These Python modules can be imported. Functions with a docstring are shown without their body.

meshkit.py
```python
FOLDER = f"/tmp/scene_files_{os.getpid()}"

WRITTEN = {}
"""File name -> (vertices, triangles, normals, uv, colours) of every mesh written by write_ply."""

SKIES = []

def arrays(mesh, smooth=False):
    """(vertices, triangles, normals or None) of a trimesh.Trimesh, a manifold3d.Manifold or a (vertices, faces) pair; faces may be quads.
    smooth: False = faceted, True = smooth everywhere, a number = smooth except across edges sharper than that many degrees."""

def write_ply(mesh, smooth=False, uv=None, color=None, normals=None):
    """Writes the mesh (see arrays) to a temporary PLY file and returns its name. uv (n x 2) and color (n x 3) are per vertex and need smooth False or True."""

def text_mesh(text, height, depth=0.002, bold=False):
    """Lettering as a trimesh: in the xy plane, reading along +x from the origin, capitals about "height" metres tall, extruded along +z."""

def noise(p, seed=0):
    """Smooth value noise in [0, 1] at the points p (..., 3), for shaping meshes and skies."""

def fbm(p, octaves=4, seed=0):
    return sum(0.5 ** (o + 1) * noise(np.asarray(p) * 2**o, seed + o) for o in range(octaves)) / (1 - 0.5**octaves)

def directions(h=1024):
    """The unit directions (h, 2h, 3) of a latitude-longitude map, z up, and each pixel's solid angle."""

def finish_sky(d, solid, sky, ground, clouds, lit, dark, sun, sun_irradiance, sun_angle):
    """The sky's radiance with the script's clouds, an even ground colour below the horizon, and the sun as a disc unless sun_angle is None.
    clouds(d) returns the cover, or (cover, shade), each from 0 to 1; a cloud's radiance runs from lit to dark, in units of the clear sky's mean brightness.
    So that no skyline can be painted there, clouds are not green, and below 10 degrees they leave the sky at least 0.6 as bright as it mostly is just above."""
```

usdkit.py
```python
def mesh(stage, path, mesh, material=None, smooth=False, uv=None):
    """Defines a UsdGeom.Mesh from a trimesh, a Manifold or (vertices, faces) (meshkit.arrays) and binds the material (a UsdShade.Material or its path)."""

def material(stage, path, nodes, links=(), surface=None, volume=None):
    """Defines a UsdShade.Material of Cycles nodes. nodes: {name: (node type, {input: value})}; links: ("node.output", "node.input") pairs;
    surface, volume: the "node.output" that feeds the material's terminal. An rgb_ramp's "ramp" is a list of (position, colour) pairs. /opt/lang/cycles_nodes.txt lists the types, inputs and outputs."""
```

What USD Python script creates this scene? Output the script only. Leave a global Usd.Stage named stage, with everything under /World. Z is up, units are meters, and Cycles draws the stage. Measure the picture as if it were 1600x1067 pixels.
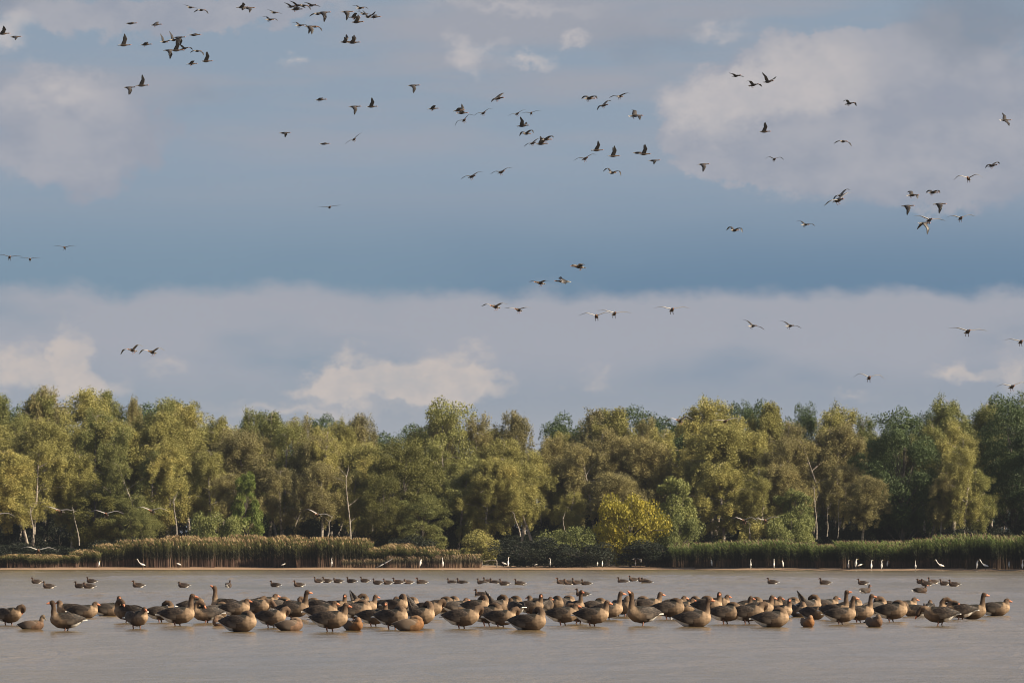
import math, random
import numpy as np
import trimesh
import manifold3d
from manifold3d import Manifold
from pxr import Usd, UsdGeom, UsdLux, UsdShade, Sdf, Gf, Vt
import usdkit, meshkit

stage = Usd.Stage.CreateInMemory()
UsdGeom.SetStageUpAxis(stage, UsdGeom.Tokens.z)
UsdGeom.SetStageMetersPerUnit(stage, 1.0)
UsdGeom.Xform.Define(stage, '/World')
UsdGeom.Scope.Define(stage, '/World/Looks')

# ------------------------------------------------------------------ camera
FPX = 8000.0                      # focal length in pixels of the 1600-wide photograph (180 mm on a 36 mm frame)
EYE = 1.35                        # metres above the water
HORIZON = 865.0
PITCH = math.atan((HORIZON - 533.5) / FPX)
cam = UsdGeom.Camera.Define(stage, '/World/camera')
cam.CreateHorizontalApertureAttr(36.0)
cam.CreateVerticalApertureAttr(36.0 * 682 / 1024)
cam.CreateFocalLengthAttr(180.0)
cam.CreateClippingRangeAttr((1.0, 60000.0))
EXPOSURE = 1.2
cam.CreateExposureAttr(EXPOSURE)
UsdGeom.Xformable(cam).AddTranslateOp().Set((0, 0, EYE))
UsdGeom.Xformable(cam).AddRotateXOp().Set(90.0 + math.degrees(PITCH))

# ------------------------------------------------------------------ sun and sky
SUN_EL = math.radians(32.0)
SUN_AZ = math.radians(110.0)      # from +y towards +x: right of the camera and a little behind it
sun_dir = np.array([math.sin(SUN_AZ) * math.cos(SUN_EL), math.cos(SUN_AZ) * math.cos(SUN_EL), math.sin(SUN_EL)])
sun = UsdLux.DistantLight.Define(stage, '/World/sun')
sun.CreateIntensityAttr(1.25)
sun.CreateAngleAttr(0.5)
sun.CreateNormalizeAttr(True)
sun.CreateColorAttr((1.0, 0.85, 0.64))
# a distant light shines along its -z axis: turn +z towards the sun
sun_x = UsdGeom.Xformable(sun)
zax = Gf.Vec3d(*map(float, sun_dir))
rot = Gf.Rotation(Gf.Vec3d(0, 0, 1), zax)
sun_x.AddTransformOp().Set(Gf.Matrix4d().SetRotate(rot))

def sky_material():
    n, l = {}, []
    cnt = [0]
    def node(kind, **kw):
        cnt[0] += 1
        name = 'n%03d' % cnt[0]
        n[name] = (kind, {k: v for k, v in kw.items()})
        return name
    def link(a, b):
        l.append((a, b))
    def math2(op, a, b=None, c=None, clamp=False):
        m = node('math', math_type=op, use_clamp=clamp)
        for i, x in enumerate((a, b, c)):
            if x is None:
                continue
            if isinstance(x, str):
                link(x, '%s.value%d' % (m, i + 1))
            else:
                n[m][1]['value%d' % (i + 1)] = float(x)
        return m + '.value'
    tc = node('texture_coordinate')
    sep = node('separate_xyz')
    link(tc + '.generated', sep + '.vector')
    # azimuth and elevation of the direction, in degrees
    az = math2('multiply', math2('arctan2', sep + '.x', sep + '.y'), 57.29578)
    el = math2('multiply', math2('arcsine', sep + '.z'), 57.29578)
    # billows: noise displaces the direction a little
    comb = node('combine_xyz')
    link(az, comb + '.x'); link(el, comb + '.y')
    def noise(vec, sx, sy, detail, rough, seed, w=0.0):
        mp = node('mapping', mapping_type='point', scale=(sx, sy, 1.0), location=(seed, seed * 0.7, 0.0))
        link(vec, mp + '.vector')
        t = node('noise_texture', dimensions='3D', scale=1.0, detail=detail, roughness=rough)
        link(mp + '.vector', t + '.vector')
        return t
    big = noise(comb + '.vector', 0.9, 1.3, 5.0, 0.58, 3.1)
    fine = noise(comb + '.vector', 2.6, 3.2, 5.0, 0.6, 7.7)
    soft = noise(comb + '.vector', 0.35, 0.9, 4.0, 0.5, 11.3)
    veil = noise(comb + '.vector', 0.22, 1.5, 4.0, 0.55, 21.3)
    bs, fs = node('separate_color'), node('separate_color')
    link(big + '.color', bs + '.color'); link(fine + '.color', fs + '.color')
    def wob(base, b, f, ab, af):
        x = math2('multiply_add', math2('subtract', b, 0.5), ab, base)
        return math2('multiply_add', math2('subtract', f, 0.5), af, x)
    U = wob(az, bs + '.r', fs + '.r', 1.3, 0.75)
    V = wob(el, bs + '.g', fs + '.g', 0.8, 0.55)
    Vs = wob(el, bs + '.b', fs + '.b', 0.55, 0.12)      # the stratus bank is smoother
    cu = node('combine_xyz'); link(U, cu + '.x'); link(V, cu + '.y')
    D = 57.29578 / FPX
    def blob(px, py, rx, ry, p=1.0):
        """A cumulus lobe at a direction given by its azimuth and elevation (1600-wide pixels x D)."""
        a0, e0 = (px - 800) * D, (HORIZON - py) * D
        a, e = rx * D, ry * D
        mp = node('mapping', mapping_type='point', scale=(1 / a, 1 / e, 1.0), location=(-a0 / a, -e0 / e, 0.0))
        link(cu + '.vector', mp + '.vector')
        g = node('gradient_texture', gradient_type='spherical')
        link(mp + '.vector', g + '.vector')
        return math2('multiply', g + '.fac', p)
    def total(items):
        out = items[0]
        for i in items[1:]:
            out = math2('add', out, i)
        return out
    def smooth(x, a, b):
        m = node('map_range', range_type='smoothstep', from_min=a, from_max=b, to_min=0.0, to_max=1.0, clamp=True)
        link(x, m + '.value')
        return m + '.result'
    def mixc(fac, a, b):
        m = node('mix', mix_type='mix', use_clamp=False)
        if isinstance(fac, str): link(fac, m + '.fac')
        else: n[m][1]['fac'] = float(fac)
        for s, x in (('color1', a), ('color2', b)):
            if isinstance(x, str): link(x, '%s.%s' % (m, s))
            else: n[m][1][s] = tuple(float(q) for q in x)
        return m + '.color'
    S = 0.055                                           # background strength
    def rad(r, g, b):                                   # sRGB of a cloud as seen -> radiance before the strength
        f = lambda c: ((c / 255 + 0.055) / 1.055) ** 2.4 if c > 10 else c / 255 / 12.92
        return tuple(0.955 * f(c) / S / 2 ** EXPOSURE for c in (r, g, b))
    sky = node('sky_texture', sky_type='single_scattering', sun_disc=False, sun_elevation=SUN_EL, sun_rotation=SUN_AZ,
               altitude=100.0, air_density=1.0, aerosol_density=1.0, ozone_density=1.0)
    low = mixc(smooth(math2('multiply_add', math2('subtract', soft + '.fac', 0.5), 9.0, az), -4.5, 4.5), rad(119, 145, 166), rad(101, 131, 158))
    # the air above the horizon is filled with a thin slate-blue veil of far rain cloud, thinner upwards
    col = mixc(smooth(el, 40.0, 8.0), sky + '.color', low)
    col = mixc(math2('multiply', smooth(el, 2.9, 4.5), smooth(el, 60.0, 9.0)), col, rad(143, 160, 178))
    # high grey veil, everywhere above
    v1 = math2('multiply', smooth(el, 3.3, 5.6), smooth(veil + '.fac', 0.36, 0.62))
    col = mixc(math2('multiply', v1, 0.85), col, rad(162, 164, 174))
    # stratus bank between about 1.6 and 2.95 degrees
    top = smooth(Vs, 3.03, 2.80)
    bot = smooth(Vs, 1.35, 2.35)
    st = math2('multiply', top, math2('multiply_add', bot, 0.72, 0.28))
    st = math2('multiply', st, smooth(soft + '.fac', 0.10, 0.52))
    col = mixc(math2('multiply', st, 0.95), col, rad(164, 167, 177))
    # pale pink air close to the horizon
    col = mixc(math2('multiply', smooth(el, 2.2, 1.3), 0.85), col, rad(160, 164, 172))
    # grey cumulus bodies
    grey = total([blob(110, 215, 190, 125, 1.5), blob(1330, 190, 330, 165, 1.9), blob(1540, 200, 230, 170, 1.4), blob(1150, 205, 170, 95, 1.3),
                  blob(1290, 105, 140, 75, 1.2), blob(1480, 60, 120, 90, 0.7),
                  blob(150, 30, 330, 60, 1.0), blob(420, 20, 300, 40, 0.8), blob(1900, 120, 300, 160, 1.3), blob(-350, 120, 300, 160, 1.2)])
    col = mixc(math2('multiply', smooth(grey, 0.30, 0.62), 0.95), col, mixc(smooth(big + '.fac', 0.36, 0.64), rad(153, 159, 173), rad(169, 171, 180)))
    darker = total([blob(1530, 35, 170, 90, 1.2), blob(-20, -10, 170, 70, 1.1), blob(1010, 60, 200, 60, 0.5), blob(300, 150, 150, 50, 0.45)])
    col = mixc(math2('multiply', smooth(darker, 0.0, 1.1), 0.7), col, rad(131, 142, 158))
    # sunlit pinkish crowns and puffs
    lit = total([blob(1285, 112, 150, 85, 1.2), blob(1120, 175, 125, 75, 1.2), blob(1210, 160, 110, 60, 0.5), blob(735, 85, 70, 42, 1.0), blob(450, 105, 45, 26, 0.7), blob(895, 65, 36, 26, 0.75),
                 blob(835, 97, 50, 22, 0.8), blob(1130, 57, 60, 28, 0.7), blob(20, 62, 80, 46, 1.0), blob(105, 160, 130, 65, 0.85),
                 blob(570, 585, 95, 52, 1.15), blob(695, 578, 105, 54, 1.25), blob(640, 600, 230, 36, 1.0), blob(520, 606, 90, 26, 0.7), blob(770, 600, 80, 30, 0.5),
                 blob(30, 575, 100, 52, 1.15), blob(112, 555, 46, 78, 1.2), blob(130, 610, 100, 34, 0.8), blob(260, 575, 60, 24, 0.6), blob(1490, 572, 75, 26, 1.0), blob(1585, 570, 60, 70, 0.7),
                 blob(480, 640, 260, 22, 0.7), blob(930, 590, 40, 20, 0.5), blob(1330, 620, 80, 24, 0.5), blob(800, 12, 260, 22, 0.6),
                 blob(1980, 570, 160, 50, 1.2), blob(-420, 585, 170, 50, 1.2)])
    lm = math2('multiply', smooth(lit, 0.10, 0.90), math2('multiply_add', smooth(fine + '.fac', 0.30, 0.66), 0.38, 0.62))
    warm = smooth(el, 4.2, 2.0)                          # the low puffs are pinker than the high ones
    col = mixc(lm, col, mixc(warm, rad(192, 188, 190), rad(197, 188, 183)))
    bg = node('background_shader', strength=S)
    link(col, bg + '.color')
    return usdkit.material(stage, '/World/Looks/sky_look', n, l, surface=bg + '.background')

dome = UsdLux.DomeLight.Define(stage, '/World/sky')
dome.CreateIntensityAttr(1.0)
UsdShade.MaterialBindingAPI.Apply(dome.GetPrim()).Bind(sky_material())
dome.GetPrim().SetCustomDataByKey('kind', 'structure')

# ------------------------------------------------------------------ helpers
USED = {}
def name_of(kind, parent='/World'):
    k = (str(parent), kind)
    USED[k] = USED.get(k, 0) + 1
    return '%s/%s' % (parent, kind) if USED[k] == 1 else '%s/%s_%03d' % (parent, kind, USED[k] - 1)

def obj(kind, mesh, mat, parent='/World', smooth=True, color=None):
    """One Mesh prim; color = one RGB per vertex, kept as the primvar Col."""
    if hasattr(parent, 'GetPath'):
        parent = parent.GetPath()
    if hasattr(parent, 'GetPrim') and not isinstance(parent, Sdf.Path):
        parent = parent.GetPrim().GetPath()
    m = usdkit.mesh(stage, name_of(kind, str(parent)), mesh, mat, smooth=smooth)
    if color is not None:
        UsdGeom.PrimvarsAPI(m).CreatePrimvar('Col', Sdf.ValueTypeNames.Color3fArray, 'vertex').Set(Vt.Vec3fArray.FromNumpy(np.asarray(color, np.float32)))
    return m

def dir_of(px, py):
    f, u, r = np.array([0, math.cos(PITCH), math.sin(PITCH)]), np.array([0, -math.sin(PITCH), math.cos(PITCH)]), np.array([1.0, 0, 0])
    return FPX * f + (px - 800) * r + (533.5 - py) * u
def at(px, py, Y):
    d = dir_of(px, py)
    return np.array([0, 0, EYE]) + d * (Y / d[1])
def on_water(px, py, z=0.0):
    d = dir_of(px, py)
    return np.array([0, 0, EYE]) + d * ((z - EYE) / d[2])
def row_of(Y):                   # picture row of the water at distance Y
    return HORIZON + FPX * EYE / Y

REG = []                         # (prim, phrase, category, group, picture x, extra)
def reg(prim, phrase, cat, group, px, where=''):
    prim = prim.GetPrim() if hasattr(prim, 'GetPrim') else prim
    REG.append((prim, phrase, cat, group, px, where))
ORD = ['', 'first', 'second', 'third', 'fourth', 'fifth', 'sixth', 'seventh', 'eighth', 'ninth', 'tenth', 'eleventh', 'twelfth', 'thirteenth', 'fourteenth', 'fifteenth',
       'sixteenth', 'seventeenth', 'eighteenth', 'nineteenth', 'twentieth']
def ordinal(i):
    return ORD[i] if i <= 20 else {2: 'twenty', 3: 'thirty', 4: 'forty', 5: 'fifty'}[i // 10] + '-' + ORD[i % 10] if i % 10 else {3: 'thirtieth', 4: 'fortieth', 5: 'fiftieth'}[i // 10]
def write_labels():
    fam = {}
    for r in REG:
        fam.setdefault((r[1], r[5]), []).append(r)
    for (phrase, where), rows in fam.items():
        rows.sort(key=lambda r: r[4])
        for i, r in enumerate(rows):
            if len(rows) == 1:
                lab = phrase + (', ' + where if where else '')
            elif len(rows) == 2:
                lab = phrase + ', ' + ('left' if i == 0 else 'right') + ' one of two' + (' ' + where if where else '')
            elif i == 0:
                lab = phrase + ', leftmost' + (' ' + where if where else '')
            elif i == len(rows) - 1:
                lab = phrase + ', rightmost' + (' ' + where if where else '')
            else:
                lab = phrase + ', ' + ordinal(i + 1) + ' from left' + (' ' + where if where else '')
            nw = len(lab.split())
            if not 4 <= nw <= 16:
                print('LABEL LENGTH', nw, lab)
            r[0].SetCustomDataByKey('label', lab)
            r[0].SetCustomDataByKey('category', r[2])
            if r[3]:
                r[0].SetCustomDataByKey('group', r[3])

def setting(prim):
    (prim.GetPrim() if hasattr(prim, 'GetPrim') else prim).SetCustomDataByKey('kind', 'structure')
def stuff(prim, label, cat):
    p = prim.GetPrim() if hasattr(prim, 'GetPrim') else prim
    p.SetCustomDataByKey('kind', 'stuff'); p.SetCustomDataByKey('label', label); p.SetCustomDataByKey('category', cat)

MATERIALS = {}
def colmat(name, rough=0.7, spec=0.3, noise=None, sheen=0.0):
    """Principled material whose colour is the mesh primvar Col, mottled a little and varied from one individual to the next."""
    nodes = {'a': ('attribute', {'attribute': 'Col'}), 'tc': ('texture_coordinate', {}),
             'p': ('principled_bsdf', {'roughness': rough, 'specular_ior_level': spec, 'sheen_weight': sheen})}
    links = []
    src = 'a.color'
    if noise:
        sc, lo, hi = noise
        nodes['n'] = ('noise_texture', {'scale': sc, 'detail': 3.0, 'roughness': 0.6})
        nodes['r'] = ('map_range', {'from_min': 0.3, 'from_max': 0.7, 'to_min': lo, 'to_max': hi, 'clamp': True})
        nodes['m'] = ('mix', {'mix_type': 'multiply', 'fac': 1.0})
        nodes['c'] = ('combine_color', {})
        links += [('tc.object', 'n.vector'), ('n.fac', 'r.value'), ('r.result', 'c.r'), ('r.result', 'c.g'), ('r.result', 'c.b'), (src, 'm.color1'), ('c.color', 'm.color2')]
        src = 'm.color'
    nodes['oi'] = ('object_info', {})
    nodes['vr'] = ('map_range', {'from_min': 0.0, 'from_max': 1.0, 'to_min': 0.72, 'to_max': 1.25})
    nodes['hs'] = ('hsv', {'hue': 0.5, 'saturation': 1.0, 'fac': 1.0})
    links += [('oi.random', 'vr.value'), ('vr.result', 'hs.value'), (src, 'hs.color'), ('hs.color', 'p.base_color')]
    m = usdkit.material(stage, '/World/Looks/' + name, nodes, links, surface='p.BSDF')
    MATERIALS[name] = m
    return m

# ------------------------------------------------------------------ water and land
def shore(x):
    """Distance at which the water ends, as a function of x: the mudbank comes a little nearer on the right."""
    x = np.asarray(x, float)
    base = 440.0 - 46.0 * np.clip((x - 14.0) / 34.0, 0, 1) ** 1.2
    return base + 2.0 * np.sin(x * 0.21) + 1.2 * np.sin(x * 0.53 + 1.0)

water_mat = usdkit.material(stage, '/World/Looks/water_look', {
    'g': ('geometry', {}),
    'm1': ('mapping', {'scale': (1.1, 0.42, 1.0)}), 'n1': ('noise_texture', {'scale': 1.3, 'detail': 4.0, 'roughness': 0.6, 'distortion': 0.4}),
    'm2': ('mapping', {'scale': (0.16, 0.035, 1.0)}), 'n2': ('noise_texture', {'scale': 1.0, 'detail': 4.0, 'roughness': 0.62}),
    'm3': ('mapping', {'scale': (5.0, 2.2, 1.0)}), 'n3': ('noise_texture', {'scale': 1.0, 'detail': 3.0, 'roughness': 0.6}),
    'patch': ('map_range', {'from_min': 0.3, 'from_max': 0.7, 'to_min': 0.25, 'to_max': 1.0, 'clamp': True}),
    'h': ('math', {'math_type': 'multiply_add', 'value2': 0.25}),
    'b': ('bump', {'strength': 1.0, 'distance': 0.16}),
    'cr': ('rgb_ramp', {'ramp': [(0.34, (0.100, 0.071, 0.036)), (0.66, (0.152, 0.108, 0.057))]}),
    'p': ('principled_bsdf', {'roughness': 0.16, 'ior': 1.33, 'specular_ior_level': 0.5}),
}, [('g.position', 'm1.vector'), ('m1.vector', 'n1.vector'), ('g.position', 'm2.vector'), ('m2.vector', 'n2.vector'),
    ('g.position', 'm3.vector'), ('m3.vector', 'n3.vector'), ('n3.fac', 'h.value1'), ('n1.fac', 'h.value3'),
    ('h.value', 'b.height'), ('n2.fac', 'patch.value'), ('patch.result', 'b.strength'), ('b.normal', 'p.normal'),
    ('n2.fac', 'cr.fac'), ('cr.color', 'p.base_color')], surface='p.BSDF')

def grid(xs, ys, zfun):
    X, Y = np.meshgrid(xs, ys)
    Z = zfun(X, Y)
    v = np.stack([X, Y, Z], -1).reshape(-1, 3)
    nx = len(xs)
    i, j = np.meshgrid(np.arange(len(ys) - 1), np.arange(nx - 1), indexing='ij')
    a = (i * nx + j).ravel()
    f = np.stack([a, a + 1, a + nx + 1, a + nx], 1)
    return v, f

rng = np.random.default_rng(5)
xs = np.concatenate([[-1500, -500, -200], np.linspace(-90, 90, 61), [200, 500, 1500]])
def wave_z(X, Y):
    """Small wind waves: short crests lying across the view, in stronger and calmer patches; smooth near the flock."""
    p = np.stack([X, Y, 0 * X], -1)
    a = np.clip((meshkit.fbm(p * [0.10, 0.03, 1], 3, 7) - 0.36) * 3.2, 0.12, 1.0)
    a = a * (0.018 + 0.036 * np.clip((Y - 95) / 70, 0, 1)) * np.clip((445 - Y) / 60, 0, 1) * np.clip((52 - np.abs(X)) / 6, 0, 1) * np.clip((Y - 58) / 4, 0, 1)
    c = meshkit.fbm(p * [1.0, 0.75, 1], 3, 21)
    d = meshkit.noise(p * [2.6, 1.7, 1] + 9.3, 5)
    crest = np.clip((c - 0.5) * 3.4, -1, 1.4)
    return a * (crest * 0.9 + 0.35 * (d - 0.5) + 0.5 * np.maximum(crest, 0) ** 2)
wx = np.concatenate([[-1500, -500, -200, -80, -60], np.arange(-53, -24, 0.45), np.arange(-24, 24, 0.20), np.arange(24, 53.5, 0.45), [60, 80, 200, 500, 1500]])
wy = np.concatenate([[-400., -100, 0, 30, 50, 57], np.arange(60, 110, 0.22), np.arange(110, 200, 0.34), np.arange(200, 320, 0.55), np.arange(320, 440, 1.2), [446.0]])
setting(obj('lake_water', grid(wx, wy, wave_z), water_mat))

def land_z(X, Y):
    d = Y - shore(X)
    z = np.where(d < 0, np.maximum(-0.35, d * 0.02), 0.0)
    z = np.where(d >= 0, 0.22 * np.clip(d / 5.0, 0, 1) ** 0.8 + 0.5 * np.clip((d - 14) / 30, 0, 1), z)
    return z + np.where(d > 0, 0.03 * (meshkit.fbm(np.stack([X * 0.6, Y * 0.6, 0 * X], -1), 3) - 0.5), 0)
mud_mat = usdkit.material(stage, '/World/Looks/shore_look', {
    'g': ('geometry', {}), 'n': ('noise_texture', {'scale': 0.5, 'detail': 6.0, 'roughness': 0.65}), 's': ('separate_xyz', {}),
    'mud': ('rgb_ramp', {'ramp': [(0.3, (0.18, 0.112, 0.066)), (0.7, (0.26, 0.168, 0.102))]}),
    'soil': ('rgb_ramp', {'ramp': [(0.3, (0.035, 0.03, 0.016)), (0.7, (0.07, 0.065, 0.03))]}),
    'f': ('map_range', {'from_min': 0.26, 'from_max': 0.34, 'clamp': True}),
    'mx': ('mix', {}), 'p': ('principled_bsdf', {'roughness': 0.85}),
}, [('g.position', 'n.vector'), ('g.position', 's.vector'), ('n.fac', 'mud.fac'), ('n.fac', 'soil.fac'), ('s.z', 'f.value'), ('f.result', 'mx.fac'),
    ('mud.color', 'mx.color1'), ('soil.color', 'mx.color2'), ('mx.color', 'p.base_color')], surface='p.BSDF')
ys = np.concatenate([[-400, 0, 200, 330, 370], np.arange(385, 470, 1.5), np.arange(472, 560, 8), [600, 800, 1200, 2500]])
setting(obj('shore_ground', grid(xs, ys, land_z), mud_mat))


# thin bluish haze volume, added to lift the dark tones
hz = trimesh.creation.box((2990.0, 2880.0, 62.0))
hz.apply_translation((0, 1050.0, 29.0))
stuff(obj('haze', hz, usdkit.material(stage, '/World/Looks/added_haze_look', {'v': ('principled_volume', {'color': (0.72, 0.82, 1.0), 'density': 0.00004, 'anisotropy': 0.0})}, [], volume='v.volume'), smooth=False), 'thin pale haze added over the lake to lift the darks', 'haze')

# ------------------------------------------------------------------ trees
def leaf_mat(name, stops, trans=0.3, vary=0.3):
    """Leaf colour from a ramp, one tone per leaf, drifting through the crown and from tree to tree."""
    nodes = {'g': ('geometry', {}), 'tc': ('texture_coordinate', {}), 'oi': ('object_info', {}),
             'n': ('noise_texture', {'scale': 0.45, 'detail': 2.0}),
             'a': ('math', {'math_type': 'multiply_add', 'value2': 0.42}),
             'b': ('math', {'math_type': 'multiply_add', 'value2': 0.75, 'value3': -0.16}),
             'c': ('math', {'math_type': 'multiply_add', 'value2': vary}),
             'r': ('rgb_ramp', {'ramp': stops}),
             'd': ('principled_bsdf', {'roughness': 0.55, 'specular_ior_level': 0.25}), 't': ('translucent_bsdf', {}) if False else ('diffuse_bsdf', {}),
             'mx': ('mix_closure', {'fac': trans})}
    nodes['t'] = ('translucent_bsdf', {})
    links = [('tc.object', 'n.vector'), ('g.random_per_island', 'a.value1'), ('n.fac', 'b.value1'), ('b.value', 'a.value3'),
             ('oi.random', 'c.value1'), ('a.value', 'c.value3'), ('c.value', 'r.fac'), ('r.color', 'd.base_color'), ('r.color', 't.color'),
             ('d.BSDF', 'mx.closure1'), ('t.BSDF', 'mx.closure2')]
    return usdkit.material(stage, '/World/Looks/' + name, nodes, links, surface='mx.closure')

LEAF = {
    'olive':  leaf_mat('olive_birch_leaves', [(0.0, (0.1399, 0.1394, 0.0424)), (0.45, (0.2939, 0.2725, 0.0848)), (0.8, (0.4198, 0.3482, 0.1104)), (1.0, (0.5596, 0.4090, 0.1272))]),
    'green':  leaf_mat('green_birch_leaves', [(0.0, (0.1001, 0.1162, 0.0403)), (0.5, (0.2145, 0.2159, 0.0672)), (1.0, (0.3432, 0.2905, 0.0941))]),
    'yellow': leaf_mat('yellow_maple_leaves', [(0.0, (0.0600, 0.0650, 0.0180)), (0.5, (0.1500, 0.1450, 0.0360)), (1.0, (0.3000, 0.2350, 0.0450))], 0.3, 0.12),
    'gold':   leaf_mat('golden_bush_leaves', [(0.0, (0.16, 0.15, 0.025)), (0.25, (0.30, 0.26, 0.032)), (0.55, (0.50, 0.38, 0.04)), (1.0, (0.56, 0.40, 0.04))], 0.3, 0.05),
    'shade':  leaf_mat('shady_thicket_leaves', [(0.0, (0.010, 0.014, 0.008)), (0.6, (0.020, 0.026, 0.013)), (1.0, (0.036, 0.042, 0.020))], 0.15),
    'dark':   leaf_mat('dark_oak_leaves', [(0.0, (0.0270, 0.0478, 0.0192)), (0.6, (0.0657, 0.0957, 0.0320)), (1.0, (0.1198, 0.1435, 0.0448))], 0.2),
    'bush':   leaf_mat('willow_bush_leaves', [(0.0, (0.0806, 0.1015, 0.0330)), (0.5, (0.1843, 0.1987, 0.0611)), (1.0, (0.2880, 0.2760, 0.0941))]),
    'bright': leaf_mat('bright_green_leaves', [(0.0, (0.0792, 0.1120, 0.0240)), (0.6, (0.1672, 0.2080, 0.0432)), (1.0, (0.2640, 0.2640, 0.0672))]),
    'brown':  leaf_mat('brownish_birch_leaves', [(0.0, (0.1117, 0.1048, 0.0507)), (0.5, (0.2394, 0.2097, 0.0823)), (1.0, (0.3723, 0.3058, 0.1204))]),
}
def bark(name, a, b, sc, st=1.0):
    return usdkit.material(stage, '/World/Looks/' + name, {'tc': ('texture_coordinate', {}), 'm': ('mapping', {'scale': (1.0, 1.0, st)}), 'n': ('noise_texture', {'scale': sc, 'detail': 4.0, 'roughness': 0.65}),
        'r': ('rgb_ramp', {'ramp': [(0.38, a), (0.55, b)]}), 'p': ('principled_bsdf', {'roughness': 0.8})},
        [('tc.object', 'm.vector'), ('m.vector', 'n.vector'), ('n.fac', 'r.fac'), ('r.color', 'p.base_color')], surface='p.BSDF')
BARK_BIRCH = bark('birch_bark', (0.09, 0.075, 0.06), (0.30, 0.26, 0.215), 2.2, 2.0)
BARK_DARK = bark('dark_bark', (0.03, 0.025, 0.02), (0.09, 0.075, 0.06), 3.0, 0.4)

def tube(pts, rad, sides=6):
    p = np.asarray(pts, float); rad = np.broadcast_to(np.asarray(rad, float), (len(p),))
    t = np.gradient(p, axis=0); t /= np.linalg.norm(t, axis=1, keepdims=True) + 1e-9
    ref = np.where(np.abs(t[:, 2:]) < 0.9, [[0, 0, 1.0]], [[1.0, 0, 0]])
    a = np.cross(t, ref); a /= np.linalg.norm(a, axis=1, keepdims=True) + 1e-9
    b = np.cross(t, a)
    ang = np.arange(sides) * 2 * np.pi / sides
    v = p[:, None] + rad[:, None, None] * (np.cos(ang)[None, :, None] * a[:, None] + np.sin(ang)[None, :, None] * b[:, None])
    n = len(p)
    i, j = np.meshgrid(np.arange(n - 1), np.arange(sides), indexing='ij')
    q = np.stack([i * sides + j, i * sides + (j + 1) % sides, (i + 1) * sides + (j + 1) % sides, (i + 1) * sides + j], -1).reshape(-1, 4)
    f = np.vstack([q[:, [0, 1, 2]], q[:, [0, 2, 3]]])
    v = np.vstack([v.reshape(-1, 3), p[-1:]])
    cap = [[(n - 1) * sides + k, (n - 1) * sides + (k + 1) % sides, n * sides] for k in range(sides)]
    return v, np.vstack([f, cap])
def join(parts):
    vs, fs, n = [], [], 0
    for v, f in parts:
        vs.append(v); fs.append(np.asarray(f) + n); n += len(v)
    return np.vstack(vs), np.vstack(fs)
def leaves(pos, size, rg, up=0.25, stretch=1.6):
    """One bent leaf spray (two triangles on a diamond) at each point."""
    n = len(pos)
    d = rg.normal(size=(n, 3)); d[:, 2] -= 0.5; d /= np.linalg.norm(d, axis=1, keepdims=True)
    e = rg.normal(size=(n, 3)); e -= d * (e * d).sum(1, keepdims=True); e /= np.linalg.norm(e, axis=1, keepdims=True)
    nn = np.cross(d, e)
    s = (size * rg.uniform(0.65, 1.35, n))[:, None]
    a, b = pos - d * s * 0.5 * stretch, pos + d * s * 0.5 * stretch
    c1, c2 = pos + e * s * 0.5 + nn * s * 0.12, pos - e * s * 0.5 + nn * s * 0.12
    v = np.stack([a, c1, b, c2], 1).reshape(-1, 3)
    k = np.arange(n)[:, None] * 4
    f = np.concatenate([k + [0, 1, 2], k + [0, 2, 3]], 0)
    return v, f

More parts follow.
